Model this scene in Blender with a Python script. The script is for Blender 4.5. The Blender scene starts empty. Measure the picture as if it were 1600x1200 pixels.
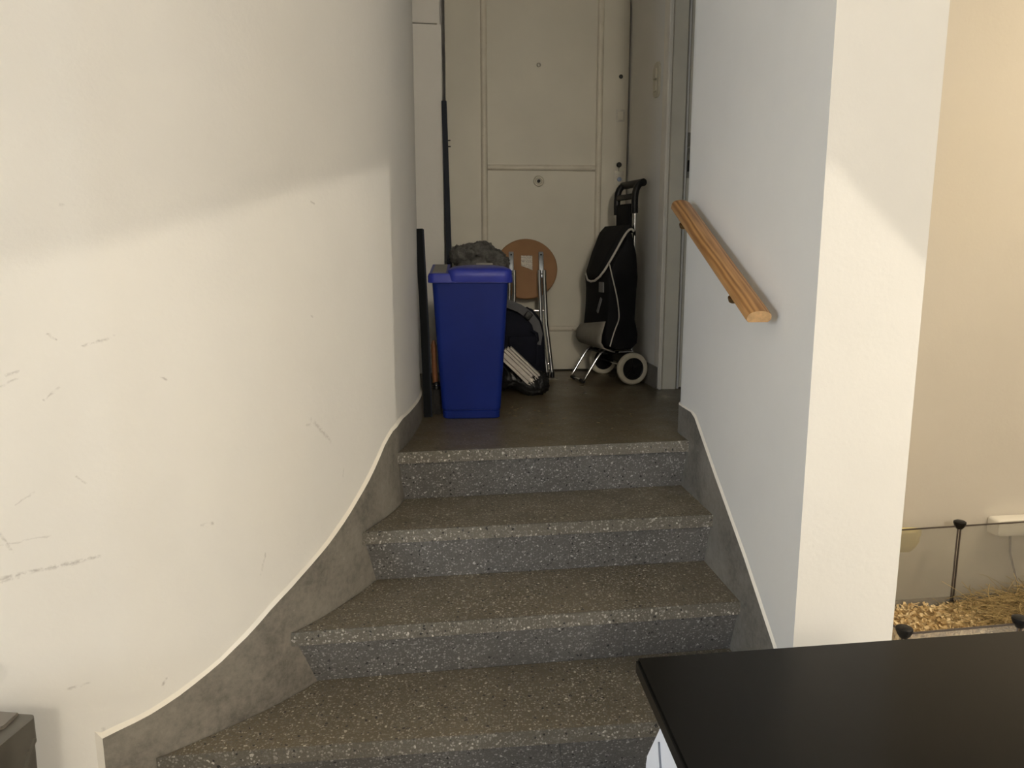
import bpy, bmesh, math, random
from mathutils import Vector, Matrix, noise
random.seed(7)
R = math.radians
scn = bpy.context.scene
COL = scn.collection

# ------------------------------------------------------------------ camera, world, light, exposure
cd = bpy.data.cameras.new('camera'); cam = bpy.data.objects.new('camera', cd); COL.objects.link(cam)
cd.sensor_fit = 'HORIZONTAL'; cd.sensor_width = 36.0; cd.lens = 36.0 * 1202.0 / 1600.0
cd.clip_start = 0.02
cam.location = (0, 0, 1.376); cam.rotation_euler = (R(90 - 9.9), 0, 0)
scn.camera = cam
vs = scn.view_settings
vs.view_transform = 'Standard'; vs.look = 'None'; vs.gamma = 1.0; vs.use_curve_mapping = False
vs.exposure = 0.0
w = bpy.data.worlds.new('world'); scn.world = w; w.use_nodes = True
w.node_tree.nodes['Background'].inputs[0].default_value = (0.9, 0.95, 1.0, 1)
w.node_tree.nodes['Background'].inputs[1].default_value = 0.02

def area(name, loc, aim, size, power, color, shape='DISK', size_y=None):
    l = bpy.data.lights.new(name, 'AREA'); l.shape = shape; l.size = size
    if size_y: l.size_y = size_y
    l.energy = power; l.color = color
    o = bpy.data.objects.new(name, l); COL.objects.link(o); o.location = loc
    o.rotation_euler = (Vector(aim) - Vector(loc)).to_track_quat('-Z', 'Y').to_euler()
    return o
# big pendant lamp of the room, well behind the camera: the light that reaches down to the entrance door
def point(name, loc, power, color, r):
    l = bpy.data.lights.new(name, 'POINT'); l.energy = power; l.color = color; l.shadow_soft_size = r
    o = bpy.data.objects.new(name, l); COL.objects.link(o); o.location = loc; return o
point('pendant_lamp_light', (0.75, -2.6, 2.78), 167, (1.0, 0.91, 0.78), 0.14)
# daylight from the room's window in its left wall
area('window_daylight', (-3.22, -1.2, 1.45), (0.6, 1.0, 1.0), 1.2, 82, (0.72, 0.84, 1.0), 'RECTANGLE', 1.2)
# warm ceiling lamp of the room's right part
area('dining_lamp_light', (2.75, 1.85, 2.86), (2.75, 1.85, 0), 0.3, 36, (1.0, 0.82, 0.56))
# key lamp right of the camera; an unseen hood added below cuts its light
LAMP = Vector((3.302, 0.199, 1.399))
point('key_lamp_bulb', LAMP, 108, (1.0, 0.91, 0.76), 0.0018)

CEIL = 3.02
ZL = 0.72     # landing level

# ------------------------------------------------------------------ material helpers
def new_mat(name):
    m = bpy.data.materials.new(name); m.use_nodes = True
    nt = m.node_tree; b = nt.nodes['Principled BSDF']
    return m, nt, b
def lk(nt, a, b): nt.links.new(a, b)
def nd(nt, t, **kw):
    n = nt.nodes.new(t)
    for k, v in kw.items(): setattr(n, k, v)
    return n
def mixc(nt, fac, a, b, blend='MIX'):
    n = nd(nt, 'ShaderNodeMix', data_type='RGBA', blend_type=blend)
    for sock, val in ((n.inputs[0], fac), (n.inputs[6], a), (n.inputs[7], b)):
        if hasattr(val, 'is_output'): lk(nt, val, sock)
        elif isinstance(val, (int, float)): sock.default_value = val
        else: sock.default_value = (*val, 1)
    return n.outputs[2]
def mth(nt, op, a, b=None, clamp=False):
    n = nd(nt, 'ShaderNodeMath', operation=op, use_clamp=clamp)
    for i, val in enumerate((a, b)):
        if val is None: continue
        if hasattr(val, 'is_output'): lk(nt, val, n.inputs[i])
        else: n.inputs[i].default_value = val
    return n.outputs[0]
def ramp(nt, fac, stops, interp='LINEAR'):
    n = nd(nt, 'ShaderNodeValToRGB'); n.color_ramp.interpolation = interp
    el = n.color_ramp.elements
    while len(el) > 1: el.remove(el[-1])
    el[0].position = stops[0][0]; c = stops[0][1]; el[0].color = (*c, 1) if isinstance(c, tuple) else (c, c, c, 1)
    for p, c in stops[1:]:
        e = el.new(p); e.color = (*c, 1) if isinstance(c, tuple) else (c, c, c, 1)
    lk(nt, fac, n.inputs[0]); return n.outputs[0]
def ocoord(nt): return nd(nt, 'ShaderNodeTexCoord').outputs['Object']
def noi(nt, vec, scale, detail=4, rough=0.55, dist=0.0):
    n = nd(nt, 'ShaderNodeTexNoise'); n.inputs['Scale'].default_value = scale
    n.inputs['Detail'].default_value = detail; n.inputs['Roughness'].default_value = rough
    n.inputs['Distortion'].default_value = dist
    lk(nt, vec, n.inputs['Vector']); return n.outputs['Fac']
def bump(nt, b, h, strength=0.2, dist=0.01):
    n = nd(nt, 'ShaderNodeBump'); n.inputs['Strength'].default_value = strength; n.inputs['Distance'].default_value = dist
    lk(nt, h, n.inputs['Height']); lk(nt, n.outputs[0], b.inputs['Normal'])
def simple(name, col, rough=0.5, metal=0.0, var=0.12, scale=8, bmp=0.0, bscale=60, spec=0.5, bdist=0.005):
    m, nt, b = new_mat(name); oc = ocoord(nt)
    f = noi(nt, oc, scale)
    c0 = tuple(max(0, c * (1 - var)) for c in col); c1 = tuple(min(1, c * (1 + var)) for c in col)
    lk(nt, ramp(nt, f, [(0.3, c0), (0.7, c1)]), b.inputs['Base Color'])
    b.inputs['Roughness'].default_value = rough; b.inputs['Metallic'].default_value = metal
    b.inputs['Specular IOR Level'].default_value = spec
    if bmp: bump(nt, b, noi(nt, oc, bscale, 5), bmp, bdist)
    return m

def wall_mat(name, col, scratches=None, var=0.03, rough=0.62):
    m, nt, b = new_mat(name); oc = ocoord(nt)
    f = noi(nt, oc, 2.2, 5, 0.6)
    c0 = tuple(c * (1 - var) for c in col); c1 = tuple(min(1, c * (1 + var)) for c in col)
    c = ramp(nt, f, [(0.3, c0), (0.7, c1)])
    # yellowed patches
    c = mixc(nt, mth(nt, 'MULTIPLY', ramp(nt, noi(nt, oc, 1.1, 3), [(0.55, 0.0), (0.75, 1.0)]), 0.25), c, (col[0] * 0.96, col[1] * 0.91, col[2] * 0.80))
    if scratches:
        uv = nd(nt, 'ShaderNodeTexCoord').outputs['UV']
        dn = nd(nt, 'ShaderNodeTexNoise'); dn.inputs['Scale'].default_value = 60; dn.inputs['Detail'].default_value = 3
        lk(nt, uv, dn.inputs['Vector'])
        o1 = nd(nt, 'ShaderNodeVectorMath', operation='SUBTRACT'); lk(nt, dn.outputs['Color'], o1.inputs[0]); o1.inputs[1].default_value = (.5, .5, .5)
        o2 = nd(nt, 'ShaderNodeVectorMath', operation='SCALE'); lk(nt, o1.outputs[0], o2.inputs[0]); o2.inputs['Scale'].default_value = 0.012
        o3 = nd(nt, 'ShaderNodeVectorMath', operation='ADD'); lk(nt, uv, o3.inputs[0]); lk(nt, o2.outputs[0], o3.inputs[1])
        flat = nd(nt, 'ShaderNodeVectorMath', operation='MULTIPLY'); lk(nt, o3.outputs[0], flat.inputs[0]); flat.inputs[1].default_value = (1, 1, 0)
        p = flat.outputs[0]
        brk = ramp(nt, noi(nt, uv, 55, 4, 0.7), [(0.42, 0.0), (0.58, 1.0)])
        tot = None
        for (s0, z0, s1, z1, wd, st) in scratches:
            ba = Vector((s1 - s0, z1 - z0, 0)); L2 = max(ba.length_squared, 1e-9)
            pa = nd(nt, 'ShaderNodeVectorMath', operation='SUBTRACT'); lk(nt, p, pa.inputs[0]); pa.inputs[1].default_value = (s0, z0, 0)
            dt = nd(nt, 'ShaderNodeVectorMath', operation='DOT_PRODUCT'); lk(nt, pa.outputs[0], dt.inputs[0]); dt.inputs[1].default_value = ba / L2
            h = mth(nt, 'MULTIPLY', dt.outputs['Value'], 1.0, True)
            sc = nd(nt, 'ShaderNodeVectorMath', operation='SCALE'); sc.inputs[0].default_value = ba; lk(nt, h, sc.inputs['Scale'])
            df = nd(nt, 'ShaderNodeVectorMath', operation='DISTANCE'); lk(nt, pa.outputs[0], df.inputs[0]); lk(nt, sc.outputs[0], df.inputs[1])
            k = mth(nt, 'SUBTRACT', 1.0, mth(nt, 'DIVIDE', df.outputs['Value'], wd), True)
            k = mth(nt, 'MULTIPLY', k, st)
            tot = k if tot is None else mth(nt, 'MAXIMUM', tot, k)
        tot = mth(nt, 'MULTIPLY', mth(nt, 'MULTIPLY', tot, brk, True), 0.62)
        c = mixc(nt, tot, c, (0.16, 0.13, 0.10))
    lk(nt, c, b.inputs['Base Color']); b.inputs['Roughness'].default_value = rough
    b.inputs['Specular IOR Level'].default_value = 0.3
    h = mth(nt, 'ADD', mth(nt, 'MULTIPLY', noi(nt, oc, 5, 4), 0.8), mth(nt, 'MULTIPLY', noi(nt, oc, 90, 3), 0.12))
    bump(nt, b, h, 0.16, 0.02)
    return m

def terrazzo(name, cem, rough=0.4, chip=0.45, tint=(1, 1, 1), dark=0.8):
    m, nt, b = new_mat(name); oc = ocoord(nt)
    base = ramp(nt, noi(nt, oc, 3.5, 5), [(0.3, tuple(c * .84 for c in cem)), (0.7, tuple(c * 1.16 for c in cem))])
    def chips(scale, thr, keep, size):
        v = nd(nt, 'ShaderNodeTexVoronoi'); v.inputs['Scale'].default_value = scale; v.inputs['Randomness'].default_value = 1.0
        dv = nd(nt, 'ShaderNodeVectorMath', operation='ADD'); lk(nt, oc, dv.inputs[0])
        n2 = nd(nt, 'ShaderNodeTexNoise'); n2.inputs['Scale'].default_value = scale * .8; lk(nt, oc, n2.inputs['Vector'])
        s2 = nd(nt, 'ShaderNodeVectorMath', operation='SCALE'); lk(nt, n2.outputs['Color'], s2.inputs[0]); s2.inputs['Scale'].default_value = size / scale
        lk(nt, s2.outputs[0], dv.inputs[1]); lk(nt, dv.outputs[0], v.inputs['Vector'])
        sep = nd(nt, 'ShaderNodeSeparateColor'); lk(nt, v.outputs['Color'], sep.inputs[0])
        edge = mth(nt, 'LESS_THAN', v.outputs['Distance'], thr)
        sel = mth(nt, 'MULTIPLY', edge, mth(nt, 'GREATER_THAN', sep.outputs[0], keep))
        return sel, sep.outputs[1]
    s1, r1 = chips(150, 0.44, 0.28, 1.2)
    c = mixc(nt, s1, base, ramp(nt, r1, [(0.0, tuple(chip * .38 * t for t in tint)), (0.55, tuple(chip * .75 * t for t in tint)), (0.85, tuple(chip * 1.2 * t for t in tint)), (1.0, tuple(chip * 1.6 * t for t in tint))]))
    s2, r2 = chips(90, 0.33, 0.76, 1.3)
    c = mixc(nt, s2, c, ramp(nt, r2, [(0.0, (0.03, 0.03, 0.03)), (0.45, (0.05, 0.048, 0.045)), (0.5, tuple(chip * t for t in tint)), (.78, tuple(min(.8, chip * 1.9 * t) for t in tint))], 'CONSTANT'))
    s3, r3 = chips(260, 0.45, 0.5, 0.8)
    c = mixc(nt, mth(nt, 'MULTIPLY', s3, 0.5), c, tuple(chip * .7 * t for t in tint))
    # grime
    c = mixc(nt, mth(nt, 'MULTIPLY', ramp(nt, noi(nt, oc, 6, 6, 0.65), [(0.45, 0.0), (0.75, 1.0)]), 0.35), c, tuple(x * .6 for x in cem))
    if dark != 1: c = mixc(nt, 1.0, c, (dark, dark, dark), 'MULTIPLY')
    lk(nt, c, b.inputs['Base Color'])
    lk(nt, ramp(nt, noi(nt, oc, 9, 5), [(0.3, rough * .8), (0.7, min(1, rough * 1.25))]), b.inputs['Roughness'])
    b.inputs['Specular IOR Level'].default_value = 0.4
    bump(nt, b, noi(nt, oc, 70, 3), 0.05, 0.004)
    return m

SCR = [(3.05, .708, 3.254, .707, .006, .75), (3.07, .700, 3.19, .713, .005, .5), (3.265, 1.177, 3.328, 1.191, .004, .6), (3.121, 1.127, 3.143, 1.135, .004, .6),
       (3.2, 1.205, 3.216, 1.191, .003, .6), (3.182, 1.071, 3.21, 1.09, .0035, .6), (3.818, .927, 3.891, .849, .008, .55), (3.80, .915, 3.812, .912, .005, .5),
       (3.487, .722, 3.508, .72, .006, .7), (3.17, .423, 3.21, .419, .004, .5), (3.418, 1.091, 3.428, 1.086, .004, .8), (3.079, .805, 3.097, .759, .0035, .55),
       (3.108, 1.106, 3.14, 1.119, .0035, .5), (3.942, .733, 3.947, .761, .003, .5), (3.627, .549, 3.646, .605, .0035, .5), (3.226, .898, 3.244, .877, .003, .6),
       (3.366, .354, 3.374, .367, .004, .8), (3.076, .778, 3.168, .779, .003, .4), (3.112, .859, 3.148, .879, .003, .4), (3.854, 1.499, 3.866, 1.495, .004, .6),
       (3.831, 1.207, 3.84, 1.201, .004, .6), (3.247, 1.466, 3.252, 1.465, .004, .5), (3.23, .30, 3.235, .10, .006, .4)]
def skirt_mat():
    m, nt, b = new_mat('cement_skirt'); oc = ocoord(nt); col = (0.205, 0.187, 0.158)
    f = mth(nt, 'ADD', mth(nt, 'MULTIPLY', noi(nt, oc, 7, 6, .65), .6), mth(nt, 'MULTIPLY', noi(nt, oc, 60, 5, .7), .4))
    c = ramp(nt, f, [(0.34, tuple(x * .52 for x in col)), (0.5, col), (0.68, tuple(x * 1.35 for x in col))])
    sp1 = ramp(nt, noi(nt, oc, 85, 3, .6), [(0.70, 0.0), (0.76, 1.0)])        # white paint specks
    c = mixc(nt, mth(nt, 'MULTIPLY', sp1, 0.45), c, (0.5, 0.47, 0.40))
    lk(nt, c, b.inputs['Base Color']); b.inputs['Roughness'].default_value = 0.5
    bump(nt, b, noi(nt, oc, 40, 5), 0.2, 0.006)
    return m
M = {}
WHITE = (0.80, 0.775, 0.72)
M['wall'] = wall_mat('wall_paint', WHITE)
M['wall_scuffed'] = wall_mat('wall_paint_scuffed', WHITE, SCR)
M['wall_cream'] = wall_mat('wall_paint_cream', (0.62, 0.575, 0.50))
M['edge_paint'] = wall_mat('edge_paint', (0.80, 0.75, 0.65), var=0.16)
M['ceiling'] = wall_mat('ceiling_paint', (0.78, 0.76, 0.72))
M['door'] = simple('door_paint', (0.56, 0.53, 0.44), 0.5, var=0.05, scale=3, bmp=0.05, bscale=30)
def trim_mat():
    m, nt, b = new_mat('door_trim_paint'); oc = ocoord(nt)
    c = ramp(nt, noi(nt, oc, 14), [(0.3, (0.55, 0.51, 0.42)), (0.7, (0.63, 0.59, 0.49))])
    k = ramp(nt, noi(nt, oc, 26, 5, .7), [(0.66, 0.0), (0.72, 1.0)])
    lk(nt, mixc(nt, mth(nt, 'MULTIPLY', k, .8), c, (0.20, 0.15, 0.09)), b.inputs['Base Color']); b.inputs['Roughness'].default_value = .5
    bump(nt, b, noi(nt, oc, 40), .08, .005); return m
M['door_trim'] = trim_mat()
M['casing'] = simple('casing_paint', (0.76, 0.71, 0.585), 0.5, var=0.06, scale=5, bmp=0.05, bscale=30)
M['tread'] = terrazzo('terrazzo_tread', (0.165, 0.136, 0.090), 0.40, 0.36, (1.0, 0.92, 0.74))
M['riser'] = terrazzo('terrazzo_riser', (0.155, 0.150, 0.140), 0.5, 0.345, (1.0, 0.985, 0.95))
M['nosing'] = terrazzo('terrazzo_nosing', (0.160, 0.146, 0.118), 0.42, 0.36, (1.0, 0.95, 0.84))
M['landing'] = terrazzo('terrazzo_landing', (0.165, 0.130, 0.074), 0.34, 0.20, (1.0, 0.88, 0.64))
M['skirt'] = skirt_mat()
M['floor'] = terrazzo('terrazzo_floor', (0.16, 0.14, 0.11), 0.4, 0.3, (1, .92, .8))
M['blue'] = simple('blue_plastic', (0.006, 0.019, 0.165), 0.42, spec=0.2, var=0.10, scale=6, bmp=0.03, bscale=15)
M['blue_lid'] = simple('blue_lid_plastic', (0.020, 0.032, 0.30), 0.40, spec=0.35, var=0.12, scale=9, bmp=0.03, bscale=20)
M['grey_lid'] = simple('grey_flap_plastic', (0.21, 0.20, 0.17), 0.5)
M['black'] = simple('black_plastic', (0.008, 0.008, 0.0085), 0.42, spec=0.3)
M['black_wood'] = simple('black_painted_board', (0.006, 0.007, 0.008), 0.7, bmp=0.1, spec=0.12)
M['pole'] = simple('dark_blue_grey_steel', (0.013, 0.017, 0.026), 0.55, 0.0, spec=0.2)
M['fabric_black'] = simple('black_nylon', (0.006, 0.006, 0.007), 0.8, var=0.3, scale=12, bmp=0.2, bscale=200, spec=0.25)
M['fabric_navy'] = simple('navy_nylon', (0.0045, 0.0055, 0.013), 0.8, var=0.3, scale=12, bmp=0.2, bscale=180, spec=0.25)
M['fabric_grey'] = simple('grey_beige_nylon', (0.27, 0.25, 0.21), 0.75, var=0.15, bmp=0.2, bscale=150)
M['piping'] = simple('pale_piping', (0.52, 0.50, 0.44), 0.6)
M['reflective'] = simple('grey_patch', (0.20, 0.20, 0.20), 0.4)
M['strap'] = simple('grey_webbing', (0.10, 0.10, 0.105), 0.8, bmp=0.3, bscale=300)
M['chrome'] = simple('chrome', (0.75, 0.75, 0.75), 0.16, 1.0, var=0.05)
M['zinc'] = simple('zinc_bracket', (0.42, 0.45, 0.48), 0.35, 0.8, var=0.15, scale=40)
M['tire'] = simple('cream_rubber', (0.58, 0.54, 0.43), 0.6, var=0.1, scale=20)
M['plate'] = simple('brass_grey_plate', (0.36, 0.34, 0.29), 0.4, 0.6, var=0.15, scale=60)
M['lockblue'] = simple('blue_grey_cylinder', (0.16, 0.20, 0.30), 0.4, 0.4)
M['dark'] = simple('dark_hole', (0.01, 0.009, 0.008), 0.7)
M['switch'] = simple('ivory_plastic', (0.62, 0.57, 0.44), 0.4, var=0.03)
M['white_plastic'] = simple('white_plastic', (0.80, 0.77, 0.70), 0.4, var=0.03)
M['sheet'] = simple('white_paper', (0.62, 0.57, 0.50), 0.7, var=0.12, scale=30, bmp=0.1)
M['sheet_edge'] = simple('dark_paper_seam', (0.16, 0.13, 0.11), 0.8)
M['binbag'] = simple('black_polythene', (0.010, 0.010, 0.010), 0.28, var=0.2, bmp=0.5, bscale=28, bdist=0.02)
M['wool'] = simple('grey_fleece', (0.135, 0.130, 0.118), 0.95, var=0.45, scale=26, bmp=0.8, bscale=120, bdist=0.01)
M['cabinet'] = simple('white_melamine', (0.80, 0.81, 0.84), 0.35, var=0.02)
M['seam'] = simple('grey_seam', (0.22, 0.23, 0.26), 0.6)
M['box'] = simple('grey_brown_plastic', (0.10, 0.092, 0.075), 0.45, var=0.12)
M['box_lid'] = simple('grey_brown_lid', (0.165, 0.145, 0.12), 0.5, var=0.12)
M['orange_wood'] = simple('orange_wood', (0.20, 0.075, 0.026), 0.6, var=0.2, scale=30)
M['bristle'] = simple('black_bristle', (0.022, 0.02, 0.018), 0.9, var=0.4, scale=80)
M['yellow'] = simple('yellow_tape', (0.72, 0.60, 0.24), 0.4, var=0.12, scale=30)
M['bolt'] = simple('brass_bracket', (0.20, 0.12, 0.05), 0.4, 0.7)

def wood_mat(name, base, darkc, scale=(1, 14, 14), rough=0.42):
    m, nt, b = new_mat(name); oc = ocoord(nt)
    mp = nd(nt, 'ShaderNodeMapping'); mp.inputs['Scale'].default_value = scale; lk(nt, oc, mp.inputs['Vector'])
    f = noi(nt, mp.outputs[0], 3.2, 5, 0.6, 1.4)
    wv = nd(nt, 'ShaderNodeTexWave', wave_type='RINGS', rings_direction='X'); wv.inputs['Scale'].default_value = 3.0
    wv.inputs['Distortion'].default_value = 5.0; wv.inputs['Detail'].default_value = 3; lk(nt, mp.outputs[0], wv.inputs['Vector'])
    fac = mth(nt, 'ADD', mth(nt, 'MULTIPLY', f, 0.55), mth(nt, 'MULTIPLY', wv.outputs['Fac'], 0.45))
    lk(nt, ramp(nt, fac, [(0.25, darkc), (0.5, tuple((a + c) / 2 for a, c in zip(base, darkc))), (0.75, base)]), b.inputs['Base Color'])
    b.inputs['Roughness'].default_value = rough
    bump(nt, b, f, 0.1, 0.003)
    return m
M['pine'] = wood_mat('varnished_pine', (0.44, 0.235, 0.085), (0.20, 0.088, 0.026))
M['end_grain'] = simple('pine_end_grain', (0.58, 0.36, 0.17), 0.6, var=0.2, scale=60)
M['hardboard'] = simple('brown_hardboard', (0.265, 0.135, 0.052), 0.6, var=0.10, scale=7, bmp=0.08, bscale=150)

def granite():
    m, nt, b = new_mat('black_granite'); oc = ocoord(nt)
    f = noi(nt, oc, 160, 4, 0.7)
    c = ramp(nt, f, [(0.35, (0.0045, 0.0042, 0.0036)), (0.62, (0.0075, 0.007, 0.0058)), (0.85, (0.015, 0.014, 0.012))])
    sm = ramp(nt, noi(nt, oc, 5, 5, .6), [(0.4, 0.0), (0.8, 0.25)])
    c = mixc(nt, sm, c, (0.014, 0.013, 0.0105))
    lk(nt, c, b.inputs['Base Color'])
    lk(nt, ramp(nt, noi(nt, oc, 4, 3, .5), [(0.3, 0.17), (0.7, 0.22)]), b.inputs['Roughness'])
    b.inputs['Specular IOR Level'].default_value = 0.13
    return m
M['granite'] = granite()

def label_mat():
    m, nt, b = new_mat('printed_label'); oc = ocoord(nt)
    wv = nd(nt, 'ShaderNodeTexWave', bands_direction='Z'); wv.inputs['Scale'].default_value = 42; lk(nt, oc, wv.inputs['Vector'])
    k = mth(nt, 'MULTIPLY', mth(nt, 'GREATER_THAN', wv.outputs['Fac'], 0.62), mth(nt, 'GREATER_THAN', noi(nt, oc, 230, 2), 0.46))
    lk(nt, mixc(nt, k, (0.66, 0.61, 0.52), (0.22, 0.20, 0.18)), b.inputs['Base Color']); b.inputs['Roughness'].default_value = 0.5
    return m
M['label'] = label_mat()

def acrylic():
    m, nt, b = new_mat('clear_acrylic'); out = nt.nodes['Material Output']
    tr = nd(nt, 'ShaderNodeBsdfTransparent'); tr.inputs[0].default_value = (0.94, 0.94, 0.92, 1)
    b.inputs['Base Color'].default_value = (0.55, 0.52, 0.47, 1); b.inputs['Roughness'].default_value = 0.25
    mx = nd(nt, 'ShaderNodeMixShader')
    f = mth(nt, 'ADD', mth(nt, 'MULTIPLY', noi(nt, ocoord(nt), 6, 4), 0.16), 0.20)
    lk(nt, f, mx.inputs[0]); lk(nt, tr.outputs[0], mx.inputs[1]); lk(nt, b.outputs[0], mx.inputs[2]); lk(nt, mx.outputs[0], out.inputs[0])
    return m
M['acrylic'] = acrylic()
def flake_mat(name, a, b_, rough=0.8):
    m, nt, b = new_mat(name); at = nd(nt, 'ShaderNodeAttribute', attribute_name='tone')
    lk(nt, ramp(nt, at.outputs['Fac'], [(0.0, a), (1.0, b_)]), b.inputs['Base Color']); b.inputs['Roughness'].default_value = rough
    return m
M['shaving'] = flake_mat('pine_shaving', (0.58, 0.40, 0.18), (0.90, 0.74, 0.46))
M['hay'] = flake_mat('dry_hay', (0.11, 0.075, 0.025), (0.46, 0.34, 0.15))
M['straw'] = flake_mat('straw_bit', (0.25, 0.18, 0.08), (0.45, 0.34, 0.16))

# ------------------------------------------------------------------ mesh helpers
def link(name, me, mat, parent=None, smooth=None):
    me.materials.clear()
    if mat: me.materials.append(M[mat] if isinstance(mat, str) else mat)
    o = bpy.data.objects.new(name, me); COL.objects.link(o)
    if smooth is not None:
        me.polygons.foreach_set('use_smooth', [True] * len(me.polygons))
        if smooth < 180: me.set_sharp_from_angle(angle=R(smooth))
    if parent: o.parent = parent
    return o
def raw(name, V, Fc, mat, parent=None, smooth=None, fix=True):
    me = bpy.data.meshes.new(name); me.from_pydata([tuple(v) for v in V], [], Fc)
    if fix:
        bm = bmesh.new(); bm.from_mesh(me); bmesh.ops.recalc_face_normals(bm, faces=bm.faces); bm.to_mesh(me); bm.free()
    me.update()
    return link(name, me, mat, parent, smooth)
def frombm(name, bm, mat, parent=None, smooth=None):
    bmesh.ops.recalc_face_normals(bm, faces=bm.faces)
    me = bpy.data.meshes.new(name); bm.to_mesh(me); bm.free(); return link(name, me, mat, parent, smooth)
def bm_box(bm, c, s, bev=0.0, rot=None, seg=2):
    r = bmesh.ops.create_cube(bm, size=1.0); vs_ = r['verts']
    for v in vs_: v.co = Vector((v.co.x * s[0], v.co.y * s[1], v.co.z * s[2]))
    if bev > 0:
        es = list({e for v in vs_ for e in v.link_edges})
        g = bmesh.ops.bevel(bm, geom=es, offset=bev, segments=seg, affect='EDGES', profile=0.5)
        vs_ = list({v for f in g['faces'] for v in f.verts} | {v for v in vs_ if v.is_valid})
    for v in vs_:
        co = v.co.copy()
        if rot is not None: co = rot @ co
        v.co = co + Vector(c)
    return vs_
def box(name, c, s, mat, parent=None, bev=0.0, rot=None, seg=2):
    bm = bmesh.new(); bm_box(bm, c, s, bev, rot, seg)
    return frombm(name, bm, mat, parent, 35 if bev else None)
def prism(name, poly, z0, z1, mat, parent=None, bev=0.0, smooth=None):
    n = len(poly)
    V = [(p[0], p[1], z0) for p in poly] + [(p[0], p[1], z1) for p in poly]
    Fc = [list(range(n))[::-1], list(range(n, 2 * n))] + [[i, (i + 1) % n, n + (i + 1) % n, n + i] for i in range(n)]
    o = raw(name, V, Fc, mat, parent, smooth)
    if bev:
        bm = bmesh.new(); bm.from_mesh(o.data)
        bmesh.ops.bevel(bm, geom=list(bm.edges), offset=bev, segments=2, affect='EDGES'); bm.to_mesh(o.data); bm.free()
        o.data.polygons.foreach_set('use_smooth', [True] * len(o.data.polygons)); o.data.set_sharp_from_angle(angle=R(35))
    return o
def frames(path):
    P = [Vector(p) for p in path]; out = []
    up = None
    for i, p in enumerate(P):
        t = (P[min(i + 1, len(P) - 1)] - P[max(i - 1, 0)]).normalized()
        if up is None:
            a = Vector((0, 0, 1)) if abs(t.z) < 0.9 else Vector((1, 0, 0))
            up = (a - t * a.dot(t)).normalized()
        else:
            up = (up - t * up.dot(t)).normalized()
        out.append((p, t, up, t.cross(up)))
    return out
def sweep(name, path, sec, mat, parent=None, smooth=50, cap=True, scales=None):
    V = []; Fc = []; n = len(sec); fr = frames(path)
    for i, (p, t, u, s) in enumerate(fr):
        k = scales[i] if scales else 1
        for a, b in sec: V.append(p + s * a * k + u * b * k)
    for i in range(len(fr) - 1):
        for j in range(n):
            Fc.append([i * n + j, i * n + (j + 1) % n, (i + 1) * n + (j + 1) % n, (i + 1) * n + j])
    if cap: Fc += [list(range(n))[::-1], [(len(fr) - 1) * n + j for j in range(n)]]
    return raw(name, V, Fc, mat, parent, smooth)
def circ(r, n=12): return [(r * math.cos(2 * math.pi * i / n), r * math.sin(2 * math.pi * i / n)) for i in range(n)]
def tube(name, path, r, mat, parent=None, n=12): return sweep(name, path, circ(r, n), mat, parent)
def lathe(name, prof, mat, parent=None, n=32, mtx=None, smooth=40):
    """profile of (radius, height) turned about local z, then moved by mtx"""
    V = []; Fc = []; m = len(prof)
    for i in range(n):
        a = 2 * math.pi * i / n
        for r, h in prof: V.append(Vector((r * math.cos(a), r * math.sin(a), h)))
    for i in range(n):
        for j in range(m - 1):
            Fc.append([i * m + j, ((i + 1) % n) * m + j, ((i + 1) % n) * m + j + 1, i * m + j + 1])
    me = bpy.data.meshes.new(name); me.from_pydata([tuple(v) for v in V], [], Fc)
    bm = bmesh.new(); bm.from_mesh(me)
    bmesh.ops.remove_doubles(bm, verts=bm.verts, dist=1e-6)
    bmesh.ops.recalc_face_normals(bm, faces=bm.faces)
    if mtx is not None: bmesh.ops.transform(bm, matrix=mtx, verts=bm.verts)
    bm.to_mesh(me); bm.free()
    return link(name, me, mat, parent, smooth)
def loft(name, rings, mat, parent=None, smooth=60, cap=True):
    n = len(rings[0]); V = [v for r in rings for v in r]; Fc = []
    for i in range(len(rings) - 1):
        for j in range(n):
            Fc.append([i * n + j, i * n + (j + 1) % n, (i + 1) * n + (j + 1) % n, (i + 1) * n + j])
    if cap: Fc += [list(range(n))[::-1], [(len(rings) - 1) * n + j for j in range(n)]]
    return raw(name, V, Fc, mat, parent, smooth)
def rrect(hx, hy, r, n=5):
    pts = []
    for cx, cy, a0 in ((hx - r, hy - r, 0), (-hx + r, hy - r, 90), (-hx + r, -hy + r, 180), (hx - r, -hy + r, 270)):
        for k in range(n + 1):
            a = R(a0 + 90 * k / n); pts.append((cx + r * math.cos(a), cy + r * math.sin(a)))
    return pts
def empty(name, loc, rz=0, rx=0):
    o = bpy.data.objects.new(name, None); COL.objects.link(o); o.location = loc; o.rotation_euler = (rx, 0, rz)
    o.empty_display_size = 0.05; return o
def tag(o, label, cat, group=None):
    o['label'] = label; o['category'] = cat
    if group: o['group'] = group
    return o
def struct(o, label=None):
    o['kind'] = 'structure'
    if label: o['label'] = label
    return o
def chaikin(P, n=2):
    P = [Vector(p) for p in P]
    for _ in range(n):
        Q = [P[0]]
        for a, b in zip(P, P[1:]): Q += [a.lerp(b, .25), a.lerp(b, .75)]
        P = Q + [P[-1]]
    return P
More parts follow.
